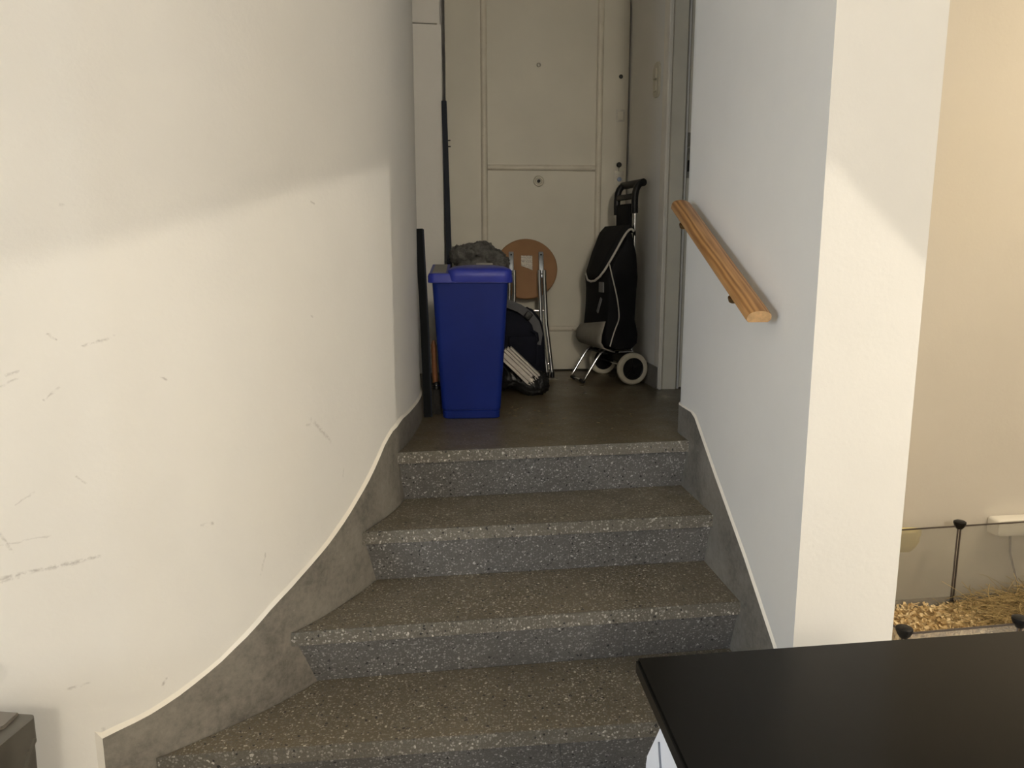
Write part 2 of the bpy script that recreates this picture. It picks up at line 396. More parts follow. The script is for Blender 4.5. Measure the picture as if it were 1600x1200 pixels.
def catmull(pts, n=10):
    P = [Vector((p[0], p[1], 0)) for p in pts]; out = []
    for i in range(len(P) - 1):
        p1, p2 = P[i], P[i + 1]
        p0 = P[i - 1] if i else 2 * p1 - p2
        p3 = P[i + 2] if i + 2 < len(P) else 2 * p2 - p1
        t0 = 0; t1 = t0 + (p1 - p0).length ** .5; t2 = t1 + (p2 - p1).length ** .5; t3 = t2 + (p3 - p2).length ** .5
        for k in range(n):
            t = t1 + (t2 - t1) * k / n
            A1 = p0 * ((t1 - t) / (t1 - t0)) + p1 * ((t - t0) / (t1 - t0))
            A2 = p1 * ((t2 - t) / (t2 - t1)) + p2 * ((t - t1) / (t2 - t1))
            A3 = p2 * ((t3 - t) / (t3 - t2)) + p3 * ((t - t2) / (t3 - t2))
            B1 = A1 * ((t2 - t) / (t2 - t0)) + A2 * ((t - t0) / (t2 - t0))
            B2 = A2 * ((t3 - t) / (t3 - t1)) + A3 * ((t - t1) / (t3 - t1))
            out.append(B1 * ((t2 - t) / (t2 - t1)) + B2 * ((t - t1) / (t2 - t1)))
    out.append(P[-1]); return out
def interp(x, xs, ys):
    if x <= xs[0]: return ys[0]
    for i in range(len(xs) - 1):
        if x <= xs[i + 1]: return ys[i] + (ys[i + 1] - ys[i]) * (x - xs[i]) / (xs[i + 1] - xs[i])
    return ys[-1]
def rotz(a): return Matrix.Rotation(a, 3, 'Z')

# ------------------------------------------------------------------ the shell
# left wall: one convex curved wall, plan curve walked from the room to the entrance door
LW = catmull([(-3.4, -.49), (-2.6, .18), (-1.02, 1.51), (-.931, 1.586), (-.848, 1.658), (-.593, 1.925), (-.449, 2.20), (-.373, 2.46), (-.352, 2.75), (-.357, 3.0), (-.385, 3.2), (-.44, 3.6), (-.52, 4.12)])
LS = [0.0]
for i in range(1, len(LW)): LS.append(LS[-1] + (LW[i] - LW[i - 1]).length)
LN = []
for i in range(len(LW)):
    t = (LW[min(i + 1, len(LW) - 1)] - LW[max(i - 1, 0)]).normalized(); LN.append(Vector((t.y, -t.x, 0)))   # towards the stairs
SK_S = [3.225, 3.279, 3.336, 3.412, 3.494, 3.582, 3.659, 3.769, 3.873, 3.967, 4.076, 4.164, 4.227, 4.348, 4.626, 6.2]
SK_Z = [.280, .287, .297, .319, .357, .406, .458, .518, .568, .626, .697, .764, .800, .820, .815, .808]
PROUD = 0.008
def lw_at(s):
    for i in range(len(LS) - 1):
        if s <= LS[i + 1]:
            k = (s - LS[i]) / (LS[i + 1] - LS[i]); return LW[i].lerp(LW[i + 1], k), LN[i].lerp(LN[i + 1], k).normalized()
    return LW[-1], LN[-1]
# wall surface sits PROUD behind the skirting face
V = []; Fc = []; UVs = []
NZ = 14
for i in range(len(LW)):
    b = LW[i] - LN[i] * PROUD
    for k in range(NZ + 1):
        z = CEIL * k / NZ; V.append((b.x, b.y, z)); UVs.append((LS[i], z))
for i in range(len(LW) - 1):
    for k in range(NZ):
        a = i * (NZ + 1) + k; Fc.append([a, a + NZ + 1, a + NZ + 2, a + 1])
wl = raw('wall_left', V, Fc, 'wall_scuffed', None, 60, fix=False)
uvl = wl.data.uv_layers.new(name='UVMap')
for lp in wl.data.loops: uvl.data[lp.index].uv = UVs[lp.vertex_index]
struct(wl, 'white curved plaster wall with brown scuffs left of the stairs')
# skirting with a painted slanting edge
ss = []
s = 3.225
while s < LS[-1]: ss.append(s); s += 0.035
ss.append(LS[-1] - 1e-4)
V = []; Fc = []; V2 = []; F2 = []
for i, s in enumerate(ss):
    p, n = lw_at(s); wob = 0.004 * noise.noise((s * 9, 3.1, 0)) + 0.002 * noise.noise((s * 40, 1, 0)) if s < 4.3 else 0.0
    zt = interp(s, SK_S, SK_Z) + wob
    V += [(p.x, p.y, 0.0), (p.x, p.y, zt)]
    q = p - n * PROUD
    bw = (0.010 + .006 * noise.noise((s * 7, 9, 2))) if s < 4.35 else 0.006
    dx = (Vector((ss[0], 0, 0)) - Vector((s, 0, 0))).length
    V2 += [(p.x, p.y, zt), (q.x, q.y, zt + bw)]
for i in range(len(ss) - 1):
    Fc.append([2 * i, 2 * i + 2, 2 * i + 3, 2 * i + 1]); F2.append([2 * i, 2 * i + 2, 2 * i + 3, 2 * i + 1])
# slanting end face down at the foot of the stairs
p0, n0 = lw_at(3.225); pe, ne = lw_at(3.212); q0 = pe - ne * PROUD
k = len(V2); V2 += [(p0.x, p0.y, 0), (q0.x, q0.y, 0), (q0.x, q0.y, .30), (p0.x, p0.y, .28)]; F2.append([k + 1, k, k + 3, k + 2]); F2.append([k + 3, 1, k + 2])
bl = struct(raw('baseboard_left', V, Fc, 'skirt', None, 60, fix=False), 'grey cement skirting climbing along the curved wall')
raw('painted_edge', V2, F2, 'edge_paint', bl, 30, fix=False)

# stairs: nosing lines as measured, left point / right point
NOSE = [((-.373, 2.447), (.622, 2.609)), ((-.448, 2.198), (.649, 2.352)), ((-.593, 1.923), (.675, 2.110)), ((-.848, 1.657), (.720, 1.836))]
def line_y(k, x):
    (x0, y0), (x1, y1) = NOSE[k]; return y0 + (y1 - y0) * (x - x0) / (x1 - x0)
# right wall face: straight, then rounded into the recess of the side door
RA = Vector((.708, 1.795, 0)); RD = Vector((-.1055, .9944, 0)); RNRM = Vector((-.9944, -.1055, 0))
def rw(y): t = (y - RA.y) / RD.y; return RA.x + RD.x * t
def left_hit(yfun):
    """arc length where the left skirting meets the line y = yfun(x)"""
    for i in range(len(LW) - 1):
        a = LW[i].y - yfun(LW[i].x); b = LW[i + 1].y - yfun(LW[i + 1].x)
        if LS[i] > 2.5 and a <= 0 < b:
            return LS[i] + (LS[i + 1] - LS[i]) * (-a) / (b - a)
def right_hit(yfun):
    y = 2.3
    for _ in range(30): y = yfun(rw(y))
    return (rw(y), y)
def plan(yf, yb):
    """plan outline between two cross lines, following the curved wall on the left"""
    s0, s1 = left_hit(yf), left_hit(yb)
    n = 8; lp = [lw_at(s0 + (s1 - s0) * i / n)[0] for i in range(n + 1)]
    r0, r1 = right_hit(yf), right_hit(yb)
    return [r0, r1] + [(p.x, p.y) for p in reversed(lp)]
stairs = tag(empty('staircase', (0, 1.8, 0)), 'grey terrazzo stairs of four steps rising to the landing', 'staircase')
def shift(o, d):
    for v in o.data.vertices: v.co -= Vector(d)
    return o
TH = 0.038
for k in (1, 2, 3):
    zt = ZL - .18 * k
    yf = lambda x, k=k: line_y(k, x)
    yb = lambda x, k=k: line_y(k - 1, x) + 0.066
    o = prism('tread', plan(yf, yb), zt - TH, zt, 'tread', stairs, 0.004)
    shift(o, (0, 1.8, 0))
    g = lambda x, k=k: line_y(k, x) + .006
    la, lb = lw_at(left_hit(yf))[0], lw_at(left_hit(g))[0]; ra, rb = right_hit(yf), right_hit(g)
    q = prism('nosing', [ra, rb, (lb.x, lb.y), (la.x, la.y)], zt - TH - .0004, zt + .0006, 'nosing', o)
    for v in q.data.vertices: v.co -= Vector((0, 1.8012, 0))
def riser(k, x_split=None):
    zt = ZL - .18 * k - TH; zb = ZL - .18 * (k + 1)
    ft = lambda x: line_y(k, x) + 0.014
    fb = lambda x: line_y(k, x) + 0.063
    lt, lb = lw_at(left_hit(ft))[0], lw_at(left_hit(fb))[0]; rt, rb = right_hit(ft), right_hit(fb)
    def seg(u0, u1):
        P = []
        for u in (u0, u1):
            xt = lt.x + (rt[0] - lt.x) * u; xb = lb.x + (rb[0] - lb.x) * u
            P.append(((xt, ft(xt), zt), (xb, fb(xb), zb)))
        a, b = P; dy = 0.025
        V = [a[0], b[0], b[1], a[1]] + [(p[0], p[1] + dy, p[2]) for p in (a[0], b[0], b[1], a[1])]
        Fc = [[0, 1, 2, 3], [4, 7, 6, 5], [0, 4, 5, 1], [1, 5, 6, 2], [2, 6, 7, 3], [3, 7, 4, 0]]
        o = raw('riser', V, Fc, 'riser', stairs); shift(o, (0, 1.8, 0))
    if x_split: seg(0, x_split - .0004); seg(x_split + .0004, 1)
    else: seg(0, 1)
riser(0); riser(1, 0.43); riser(2, 0.725); riser(3, 0.62)
# landing slab with its nosing
yf = lambda x: line_y(0, x)
s0 = left_hit(yf); s1 = LS[-1]
lp = [lw_at(s0 + (s1 - s0) * i / 20)[0] for i in range(21)]
r0 = right_hit(yf)
landing = prism('floor_landing', [r0, (rw(2.70), 2.70), (.72, 2.87), (1.75, 2.95), (1.75, 4.40)] + [(-.52, 4.22)] + [(p.x, p.y) for p in reversed(lp)], ZL - TH, ZL, 'landing')
struct(landing, 'dark olive terrazzo landing floor at the top of the stairs')
nl = prism('nosing', [r0, (r0[0] - .0007, r0[1] + .005), (lw_at(left_hit(lambda x: line_y(0, x) + .005))[0].x, lw_at(left_hit(lambda x: line_y(0, x) + .005))[0].y), (lw_at(s0)[0].x, lw_at(s0)[0].y)], ZL - TH - .0004, ZL + .0006, 'nosing', landing)
for v in nl.data.vertices: v.co.y -= 0.0012
# lower floor
struct(prism('floor', [(-3.4, -3.2), (4.0, -3.2), (4.0, 3.3), (.98, 2.9), (.98, 1.84), (.708, 1.84), (-.8, 1.72), (-1.0, 1.53), (-3.4, -.49)], -.05, 0, 'floor'), 'dark terrazzo floor of the room')

# right stair wall with pillar front, rounded at its far end
CEN = RA + RD * ((2.71 - RA.y) / RD.y) - RNRM * .12
poly = [(.975, 1.833), (RA.x, RA.y)]
a0 = math.atan2(RNRM.y, RNRM.x)
for i in range(13):
    a = a0 - R(90) * i / 12; poly.append((CEN.x + .12 * math.cos(a), CEN.y + .12 * math.sin(a)))
poly += [(.885, poly[-1][1] + .016)]
wr = prism('wall_right', poly, 0, CEIL, 'wall', None, 0, 40)
struct(wr, 'white stair wall and pillar carrying the wooden handrail')
# its stepped skirting with a painted edge (slightly proud)
SR = [(1.80, .268), (1.897, .345), (2.106, .501), (2.353, .667), (2.56, .812), (2.60, .824), (2.70, .824)]
V = []; Fc = []; V2 = []; F2 = []
pts = []
for y, z in SR: pts.append((Vector((rw(y), y, 0)), RNRM, z, 0.010 if y < 2.58 else 0.004))
for i in range(1, 13):
    a = a0 - R(90) * i / 12; pts.append((Vector((CEN.x + .12 * math.cos(a), CEN.y + .12 * math.sin(a), 0)), Vector((math.cos(a), math.sin(a), 0)), .824, .006))
for p, n, z, bw in pts:
    f = p + n * .006; V += [(f.x, f.y, 0.0), (f.x, f.y, z)]; V2 += [(f.x, f.y, z), (p.x, p.y, z + bw)]
for i in range(len(pts) - 1):
    Fc.append([2 * i, 2 * i + 1, 2 * i + 3, 2 * i + 2]); F2.append([2 * i, 2 * i + 1, 2 * i + 3, 2 * i + 2])
br = struct(raw('baseboard_right', V, Fc, 'skirt', None, 60, fix=False), 'grey cement skirting climbing along the right stair wall')
raw('painted_edge', V2, F2, 'edge_paint', br, 60, fix=False)

# far wall with the entrance door
DA = R(4.5); DX = Vector((math.cos(DA), math.sin(DA), 0)); DY = Vector((-math.sin(DA), math.cos(DA), 0))
DO = Vector((-.349, 4.139, 0))
def dp(u, v, z): p = DO + DX * u + DY * v; return Vector((p.x, p.y, z))
DW = .966; DTOP = 2.78
def dprism(name, u0, u1, v0, v1, z0, z1, mat, parent=None, bev=0.0):
    poly = [dp(u0, v0, 0), dp(u1, v0, 0), dp(u1, v1, 0), dp(u0, v1, 0)]
    return prism(name, [(p.x, p.y) for p in poly], z0, z1, mat, parent, bev)
struct(dprism('wall_back', -.30, DW + .15, .22, .30, ZL - .04, CEIL, 'wall'), 'wall behind the entrance door')
struct(dprism('wall_above_door', -.30, DW + .15, -.01, .05, DTOP + .02, CEIL, 'wall'), 'white wall above the entrance door')
door = struct(dprism('door_1', .009, DW - .007, 0, .04, ZL + .008, DTOP, 'door', None, .002), 'cream painted metal entrance door')
def halfround(u0, z0, u1, z1, wd, name='moulding', mat='door_trim'):
    a = dp(u0, 0, z0); b = dp(u1, 0, z1); t = (b - a).normalized(); side = t.cross(DY).normalized()
    V = []; Fc = []; n = 8
    for p in (a, b):
        for i in range(n + 1):
            an = math.pi * i / n; V.append(p + side * (math.cos(an) * wd / 2) - DY * (math.sin(an) * wd * .42))
    for i in range(n): Fc.append([i, i + 1, n + 1 + i + 1, n + 1 + i])
    Fc += [list(range(n + 1)), [n + 1 + i for i in range(n + 1)][::-1]]
    return raw(name, V, Fc, mat, door, 60)
UL, UR = .205, .808
halfround(UL, ZL + .01, UL, DTOP - .05, .034); halfround(UR, ZL + .01, UR, DTOP - .05, .034)
halfround(UL + .017, 1.800, UR - .017, 1.800, .030); halfround(UL + .017, .953, UR - .017, .953, .030)
def disc(name, u, z, prof, mat, parent, v=0.0):
    m4 = Matrix.Translation(dp(u, v, z)) @ Matrix.Rotation(DA, 4, 'Z') @ Matrix.Rotation(R(90), 4, 'X')
    return lathe(name, prof, mat, parent, 24, m4)
disc('peephole', .488, 2.312, [(0, .004), (.006, .004), (.010, .002), (.011, 0)], 'plate', door)['label'] = 'small worn peephole'
kn = disc('knob_rose', .491, 1.732, [(0, .002), (.014, .002), (.0165, .007), (.019, .002), (.023, .002), (.026, .008), (.0285, .003), (.029, 0)], 'door_trim', door); kn['label'] = 'round knob rose with dark centre'
disc('knob_spindle', .491, 1.732, [(0, .016), (.008, .016), (.009, .003)], 'dark', kn)
disc('keyhole', .918, 2.262, [(0, .0025), (.010, .0025), (.011, 0)], 'dark', door)['label'] = 'dark bolt hole'
dprism('lock_plate', .897, .942, -.003, 0, 2.038, 2.098, 'plate', door, .001)['label'] = 'small square metal lock plate'
o = dprism('plate_inset', .905, .934, -.0045, -.003, 2.047, 2.088, 'door', door)
disc('lock_knob', .917, 1.818, [(0, .020), (.010, .019), (.014, .010), (.012, .0), (.0, 0)], 'dark', door)['label'] = 'dark round lock knob'
o = dprism('key_plate', .893, .944, -.003, 0, 1.712, 1.787, 'plate', door, .001); o['label'] = 'grey lock plate with blue cylinder'
disc('lock_cylinder', .921, 1.744, [(0, .010), (.011, .009), (.0125, .003)], 'lockblue', o)
tube('key_chain', [dp(.917, -.010, 1.805), dp(.916, -.006, 1.795), dp(.917, -.005, 1.784)], .0022, 'plate', door, 6)
# door casing on the left (thick, stepped)
CA = R(9)
def casing(name, u0, u1, z0, z1, proud, parent=None):
    a = dp(-.006, -.004, 0); ex = Vector((math.cos(CA), math.sin(CA), 0)); ey = Vector((-math.sin(CA), math.cos(CA), 0))
    P = [a + ex * u0 - ey * proud, a + ex * u1 - ey * proud, a + ex * (u1 + .004) + ey * .06, a + ex * u0 + ey * .06]
    return prism(name, [(p.x, p.y) for p in P], z0, z1, 'wall', parent, .002)
t1 = struct(casing('trim_1', -.20, -.006, ZL, 2.486, .03), 'white painted casing left of the entrance door')
casing('upper_casing', -.20, -.026, 2.494, DTOP + .03, .022, t1)
casing('casing_return', -.20, -.010, 2.480, DTOP + .03, -.012, t1)

# wall of the recess with the light switch, from the entrance door forward
A0 = Vector((.697, 3.616, 0)); B0 = dp(DW + .002, 0, 0)
wt = (B0 - A0).normalized(); wn = Vector((-wt.y, wt.x, 0))     # towards the landing
q = [A0, B0 + wt * .05, B0 + wt * .05 - wn * .10, A0 - wn * .10]
struct(prism('wall_vestibule', [(p.x, p.y) for p in q], ZL, CEIL, 'wall'), 'greyish wall with the light switch beside the entrance door')
q = [A0 + wn * .008 + wt * .002, B0 + wn * .008 - wt * .01, B0 - wt * .01, A0 + wt * .002]
struct(prism('baseboard_vestibule', [(p.x, p.y) for p in q], ZL, ZL + .105, 'skirt'), 'grey cement skirting below the light switch')
# side door facing the stairs
EX = Vector((math.cos(DA), math.sin(DA), 0)); EY = Vector((-math.sin(DA), math.cos(DA), 0))
def ep(u, v): p = A0 + EX * u + EY * v; return (p.x, p.y)
def eprism(name, u0, u1, v0, v1, z0, z1, mat, parent=None, bev=0.0):
    return prism(name, [ep(u0, v0), ep(u1, v0), ep(u1, v1), ep(u0, v1)], z0, z1, mat, parent, bev)
t2 = struct(eprism('trim_2', .014, .084, -.006, .08, ZL, CEIL - .2, 'casing', None, .002), 'cream casing of the side door')
eprism('outer_bead', -.004, .016, -.014, .08, ZL, CEIL - .2, 'edge_paint', t2, .004)
d2 = struct(eprism('door_2', .087, .92, .012, .055, ZL + .006, CEIL - .25, 'casing', None, .002), 'cream side door with lever handle, mostly hidden by the stair wall')
hp = eprism('handle_plate', .100, .140, .006, .012, 1.70, 1.90, 'plate', d2, .002)
lev = tube('lever', [Vector((*ep(.125, .004), 1.835)), Vector((*ep(.125, -.03), 1.835)), Vector((*ep(.121, -.042), 1.833)), Vector((*ep(.098, -.045), 1.826)), Vector((*ep(.088, -.043), 1.822))], .0085, 'plate', d2, 10)
eprism('keyhole_cover', .104, .116, .003, .006, 1.728, 1.778, 'dark', hp)
struct(eprism('wall_recess', .92, 1.10, -.02, .10, ZL, CEIL, 'wall'), 'wall at the hidden end of the side door recess')
struct(prism('wall_recess_side', [(1.72, 2.97), (1.78, 2.97), (1.78, 3.72), (1.72, 3.72)], ZL, CEIL, 'wall'), 'hidden side wall of the recess')
# room wall behind the pet pen, turned a little
struct(prism('wall_pen', [(.885, 2.782), (4.0, 3.2255), (4.0, 3.2855), (.9, 2.845)], 0, CEIL, 'wall_cream'), 'cream wall behind the pet pen')
# rest of the room, out of view
struct(prism('wall_rear', [(-3.4, -3.2), (4.0, -3.2), (4.0, -3.26), (-3.4, -3.26)], 0, CEIL, 'wall'), 'rear wall of the room')
struct(prism('wall_east', [(4.0, -3.2), (4.06, -3.2), (4.06, 3.3), (4.0, 3.3)], 0, CEIL, 'wall'), 'right wall of the room')
struct(prism('wall_west', [(-3.46, -3.2), (-3.4, -3.2), (-3.4, -.49), (-3.46, -.49)], 0, CEIL, 'wall'), 'left wall of the room')
struct(prism('ceiling', [(-3.46, -3.26), (4.06, -3.26), (4.06, 4.6), (-3.46, 4.6)], CEIL, CEIL + .06, 'ceiling'), 'white ceiling')

# ------------------------------------------------------------------ lamps out of view
sl = tag(empty('added_lamp_stand', (LAMP.x, LAMP.y, 0)), 'black added lamp stand outside the frame on the right, hood shaped to cut the light', 'lamp')
def lampdir(p, d=.30):
    v = Vector(p) - LAMP; h = math.hypot(v.x, v.y); return Vector((v.x / h * d, v.y / h * d, LAMP.z + v.z / h * d))
rim = [(1.10, 1.86, 1.20), (.971, 1.832, 1.347), (.84, 1.814, 1.463), (.723, 1.797, 1.567), (-.559, 1.975, 1.518), (-.724, 1.777, 1.44), (-.871, 1.637, 1.383), (-1.003, 1.524, 1.345), (-1.7, .95, 1.17)]
E = [lampdir(p) for p in rim]
E.sort(key=lambda v: math.atan2(v.y, v.x) % (2 * math.pi))
a1 = math.atan2(E[-1].y, E[-1].x) % (2 * math.pi); a0_ = math.atan2(E[0].y, E[0].x) % (2 * math.pi)
for i in range(1, 24):
    a = a1 + (a0_ + 2 * math.pi - a1) * i / 24
    E.append(Vector((.30 * math.cos(a), .30 * math.sin(a), LAMP.z - .26)))
TOPZ = LAMP.z + .16; n = len(E)
V = [tuple(v) for v in E] + [(v.x * .7, v.y * .7, TOPZ) for v in E] + [(0, 0, TOPZ + .01)]
# added hood: rim points on a vertical drum, edge shaped to cut the light
raw('light_cut_hood', V, [[i, (i + 1) % n, n + (i + 1) % n, n + i] for i in range(n)] + [[n + i, n + (i + 1) % n, 2 * n] for i in range(n)], 'black', sl)
tube('pole', [(.34, -.10, .02), (.34, -.10, TOPZ + .03), (0, 0, TOPZ + .03), (0, 0, TOPZ)], .01, 'black', sl)
lathe('base', [(0, 0), (.13, 0), (.13, .015), (.02, .025), (0, .025)], 'black', sl, 32, Matrix.Translation((.34, -.10, 0)))
t = tag(empty('ceiling_lamp', (2.75, 1.85, CEIL)), 'white round ceiling lamp right of the frame', 'ceiling lamp')
lathe('housing', [(0, 0), (.20, 0), (.20, -.05), (.19, -.05), (.19, -.1), (.21, -.1), (.215, 0)], 'white_plastic', t, 40)
t = tag(empty('pendant_lamp', (.75, -2.6, CEIL)), 'white pendant lamp behind the camera', 'pendant lamp')
lathe('canopy', [(0, 0), (.06, 0), (.05, -.03), (0, -.04)], 'white_plastic', t, 24)
tube('cord', [(0, 0, -.03), (0, 0, -.08)], .004, 'white_plastic', t, 8)
lathe('socket', [(0, -.07), (.022, -.075), (.024, -.09), (0, -.09)], 'white_plastic', t, 16)

# ------------------------------------------------------------------ handrail
hr = tag(empty('handrail', (.60, 2.30, 1.38)), 'short varnished pine handrail on the right stair wall', 'handrail')
HA = Vector((.563, 2.640, 1.527)); HB = Vector((.632, 1.965, 1.208))
hx = (HB - HA).normalized(); hy = Vector((-RNRM.x, -RNRM.y, 0)); hy = (hy - hx * hy.dot(hx)).normalized(); hz = hx.cross(hy); 
if hz.z < 0: hz = -hz
hm = Matrix((hx, hy, hz)).transposed()
hl = (HB - HA).length; hc = (HA + HB) / 2
sec = []
for i in range(15):
    a = math.pi * i / 14; sec.append((.0335 * math.cos(a), -.004 + .021 * math.sin(a) ** .8))
sec += [(-.0335, -.010), (-.027, -.017), (.027, -.017), (.0335, -.010)]
V = []; Fc = []
xs = [-hl / 2, -hl / 2 + .012, hl / 2 - .004, hl / 2]
for xi, x in enumerate(xs):
    kk = .86 if xi == 0 else (.96 if xi == 3 else 1)
    for a, b in sec: V.append((x, a * kk, b * kk))
n = len(sec)
for i in range(len(xs) - 1):
    for j in range(n): Fc.append([i * n + j, i * n + (j + 1) % n, (i + 1) * n + (j + 1) % n, (i + 1) * n + j])
Fc += [list(range(n))[::-1]]
hr.rotation_euler = hm.to_euler(); hr.location = hc
raw('rail', V, Fc, 'pine', hr, 40)
V = [(hl / 2, a * .96, b * .96) for a, b in sec]
raw('end_grain', V + [(hl / 2 + .001, a * .96, b * .96) for a, b in sec], [list(range(n))[::-1], [n + i for i in range(n)]] + [[i, (i + 1) % n, n + (i + 1) % n, n + i] for i in range(n)], 'end_grain', hr)
hmi = hm.inverted()
for x in (-hl / 2 + .13, hl / 2 - .13):
    top = Vector((x, .012, -.014))
    wp = hm @ top + hc
    # wall point straight behind, a little lower
    d = (wp - RA).dot(RNRM); foot = wp - RNRM * d - Vector((0, 0, .045))
    mid = wp - Vector((0, 0, .038))
    loc = [hmi @ (v - hc) for v in (wp, mid, wp.lerp(foot, .25) - Vector((0, 0, .036)), foot)]
    bk = tube('bracket', loc, .007, 'bolt', hr, 10)
    m4 = Matrix.Translation(hmi @ (foot - hc)) @ (hmi @ RNRM).to_track_quat('Z', 'Y').to_matrix().to_4x4()
    lathe('wall_rose', [(0, .006), (.018, .005), (.022, 0), (0, 0)], 'bolt', bk, 20, m4)
    m4 = Matrix.Translation(Vector((x, -.022, -.020)))
    lathe('rail_boss', [(0, -.010), (.010, -.009), (.014, 0), (.014, .004), (0, .004)], 'bolt', bk, 16, m4)

# ------------------------------------------------------------------ light switch
sw = tag(empty('light_switch', (0, 0, 0)), 'ivory light switch on the grey wall beside the entrance door', 'light switch')
sc = Vector((.679, 3.762, 2.153)); d = (sc - A0).dot(wn); sc = sc - wn * d; 
sw.location = sc; sw.rotation_euler = (0, 0, math.atan2(wn.y, wn.x))     # local x out of the wall
def plate_yz(name, hy_, hz_, r, x0, x1, mat, parent, cy=0, cz=0):
    pts = rrect(hy_, hz_, r)
    V = [(x0, cy + a, cz + b) for a, b in pts] + [(x1 * .7 + x0 * .3, cy + a, cz + b) for a, b in pts] + [(x1, cy + a * .94, cz + b * .97) for a, b in pts]
    m = len(pts); Fc = [list(range(m))[::-1], [2 * m + i for i in range(m)]]
    for k in range(2):
        for i in range(m): Fc.append([k * m + i, k * m + (i + 1) % m, (k + 1) * m + (i + 1) % m, (k + 1) * m + i])
    return raw(name, V, Fc, mat, parent, 40)
plate_yz('cover_plate', .042, .078, .030, 0, .010, 'switch', sw)
k1 = plate_yz('rocker', .018, .024, .004, .009, .019, 'switch', sw, 0, .026)
k2 = plate_yz('rocker', .018, .024, .004, .009, .016, 'switch', sw, 0, -.028)

# ------------------------------------------------------------------ blue bin
BA = R(3)
binr = tag(empty('waste_bin', (-.166, 3.085, ZL), BA), 'tall blue plastic waste bin with lid on the landing', 'waste bin')
rings = []
for z, hx_, hy_ in ((.0, .108, .118), (.004, .112, .122), (.030, .1135, .1235), (.033, .1105, .1205), (.036, .1105, .1205), (.038, .1155, .1255), (.30, .131, .142), (.530, .144, .156), (.545, .1445, .157)):
    rings.append([(a, b, z) for a, b in rrect(hx_, hy_, .022)])
bb = loft('body', rings, 'blue', binr, 40)
rings = [[(a, b, z) for a, b in rrect(hx_, hy_, .026)] for z, hx_, hy_ in ((.532, .152, .163), (.534, .160, .171), (.558, .160, .171), (.568, .156, .167))]
lid = loft('lid', rings, 'blue_lid', binr, 40)
# raised swinging cover on the right two thirds, drooping over the front
rings = [[(.037 + a, -.003 + b, z) for a, b in rrect(hx_, hy_, .03)] for z, hx_, hy_ in ((.538, .118, .174), (.556, .121, .177), (.578, .121, .176), (.5825, .117, .172), (.590, .098, .150), (.595, .05, .09))]
cv = loft('lid_cover', rings, 'blue_lid', binr, 60); 
def wedge(name, x0, x1, y0, y1, z0, za, zb, mat, parent):
    V = [(x0, y0, z0), (x1, y0, z0), (x1, y1, z0), (x0, y1, z0), (x0, y0, za), (x1, y0, za), (x1, y1, zb), (x0, y1, zb)]
    return raw(name, V, [[0, 3, 2, 1], [4, 5, 6, 7], [0, 1, 5, 4], [1, 2, 6, 5], [2, 3, 7, 6], [3, 0, 4, 7]], mat, parent)
wedge('side_frame', -.154, -.082, -.150, .150, .560, .568, .596, 'blue_lid', lid)
wedge('side_flap', -.143, -.092, -.135, .135, .562, .5712, .5965, 'grey_lid', lid)
box('hinge', (.06, .168, .596), (.07, .012, .012), 'grey_lid', cv, .003)

# ------------------------------------------------------------------ boards, pole and brush left of the bin
st = tag(empty('board', (-.325, 3.003, ZL)), 'long narrow black board leaning in the corner left of the blue bin', 'board')
sweep('plank', [(-.010, 0, .0), (-.018, .0, .36), (-.031, .004, .735)], [(-.0145, -.014), (.0145, -.014), (.0145, .014), (-.0145, .014)], 'black_wood', st, 30)
sweep('edge_strip', [(.0065, -.016, .004), (-.0005, -.016, .36), (-.014, -.012, .733)], [(-.002, -.003), (.002, -.003), (.002, .003), (-.002, .003)], 'pole', st, 30)
po = tag(empty('steel_upright', (-.296, 4.03, ZL)), 'tall thin dark steel upright leaning beside the entrance door', 'pole')
pth = [(-.012, 0, 0), (-.029, .02, .58), (-.0485, .06, 1.398)]
sweep('post', pth, [(-.0125, -.0125), (.0125, -.0125), (.0125, .0125), (-.0125, .0125)], 'pole', po, 30)
for z in (1.175, 1.205):
    x = -.044 + (1.2 - z) * .02
    tube('screw', [(x + .012, .05, z), (x + .026, .046, z)], .003, 'dark', po, 8)
br_ = tag(empty('hand_brush', (-.300, 3.046, ZL)), 'black bristle brush with orange wooden handle between board and blue bin', 'brush')
lathe('handle', [(0, .0), (.011, .0), (.011, .04), (.010, .10), (.011, .15), (.006, .17), (0, .172)], 'orange_wood', br_, 16, Matrix.Translation((-.008, 0, .130)) @ Matrix.Rotation(R(-1.5), 4, 'Y'))
lathe('ferrule', [(0, 0), (.017, 0), (.016, .022), (.011, .030), (0, .030)], 'black', br_, 16, Matrix.Translation((-.004, 0, .105)))
lathe('ring', [(.0165, 0), (.0178, .002), (.0165, .004)], 'chrome', br_, 20, Matrix.Translation((-.004, 0, .118)))
V = []; Fc = []
for i in range(420):
    a = random.random() * 6.283; r = math.sqrt(random.random()) * .015
    x0, y0 = r * math.cos(a), r * math.sin(a) * .8; sp = 1.1
    x1, y1 = x0 * sp + random.uniform(-.003, .003), y0 * sp + random.uniform(-.003, .003); z1 = random.uniform(0, .02)
    k = len(V); V += [(x0 - .003, y0, .106), (x0 - .001, y0, .106), (x1 + .0012, y1, z1), (x1 - .0012, y1, z1)]; Fc.append([k, k + 1, k + 2, k + 3])
bs = raw('bristles', V, Fc, 'bristle', br_, None, fix=False); bs['kind'] = 'stuff'

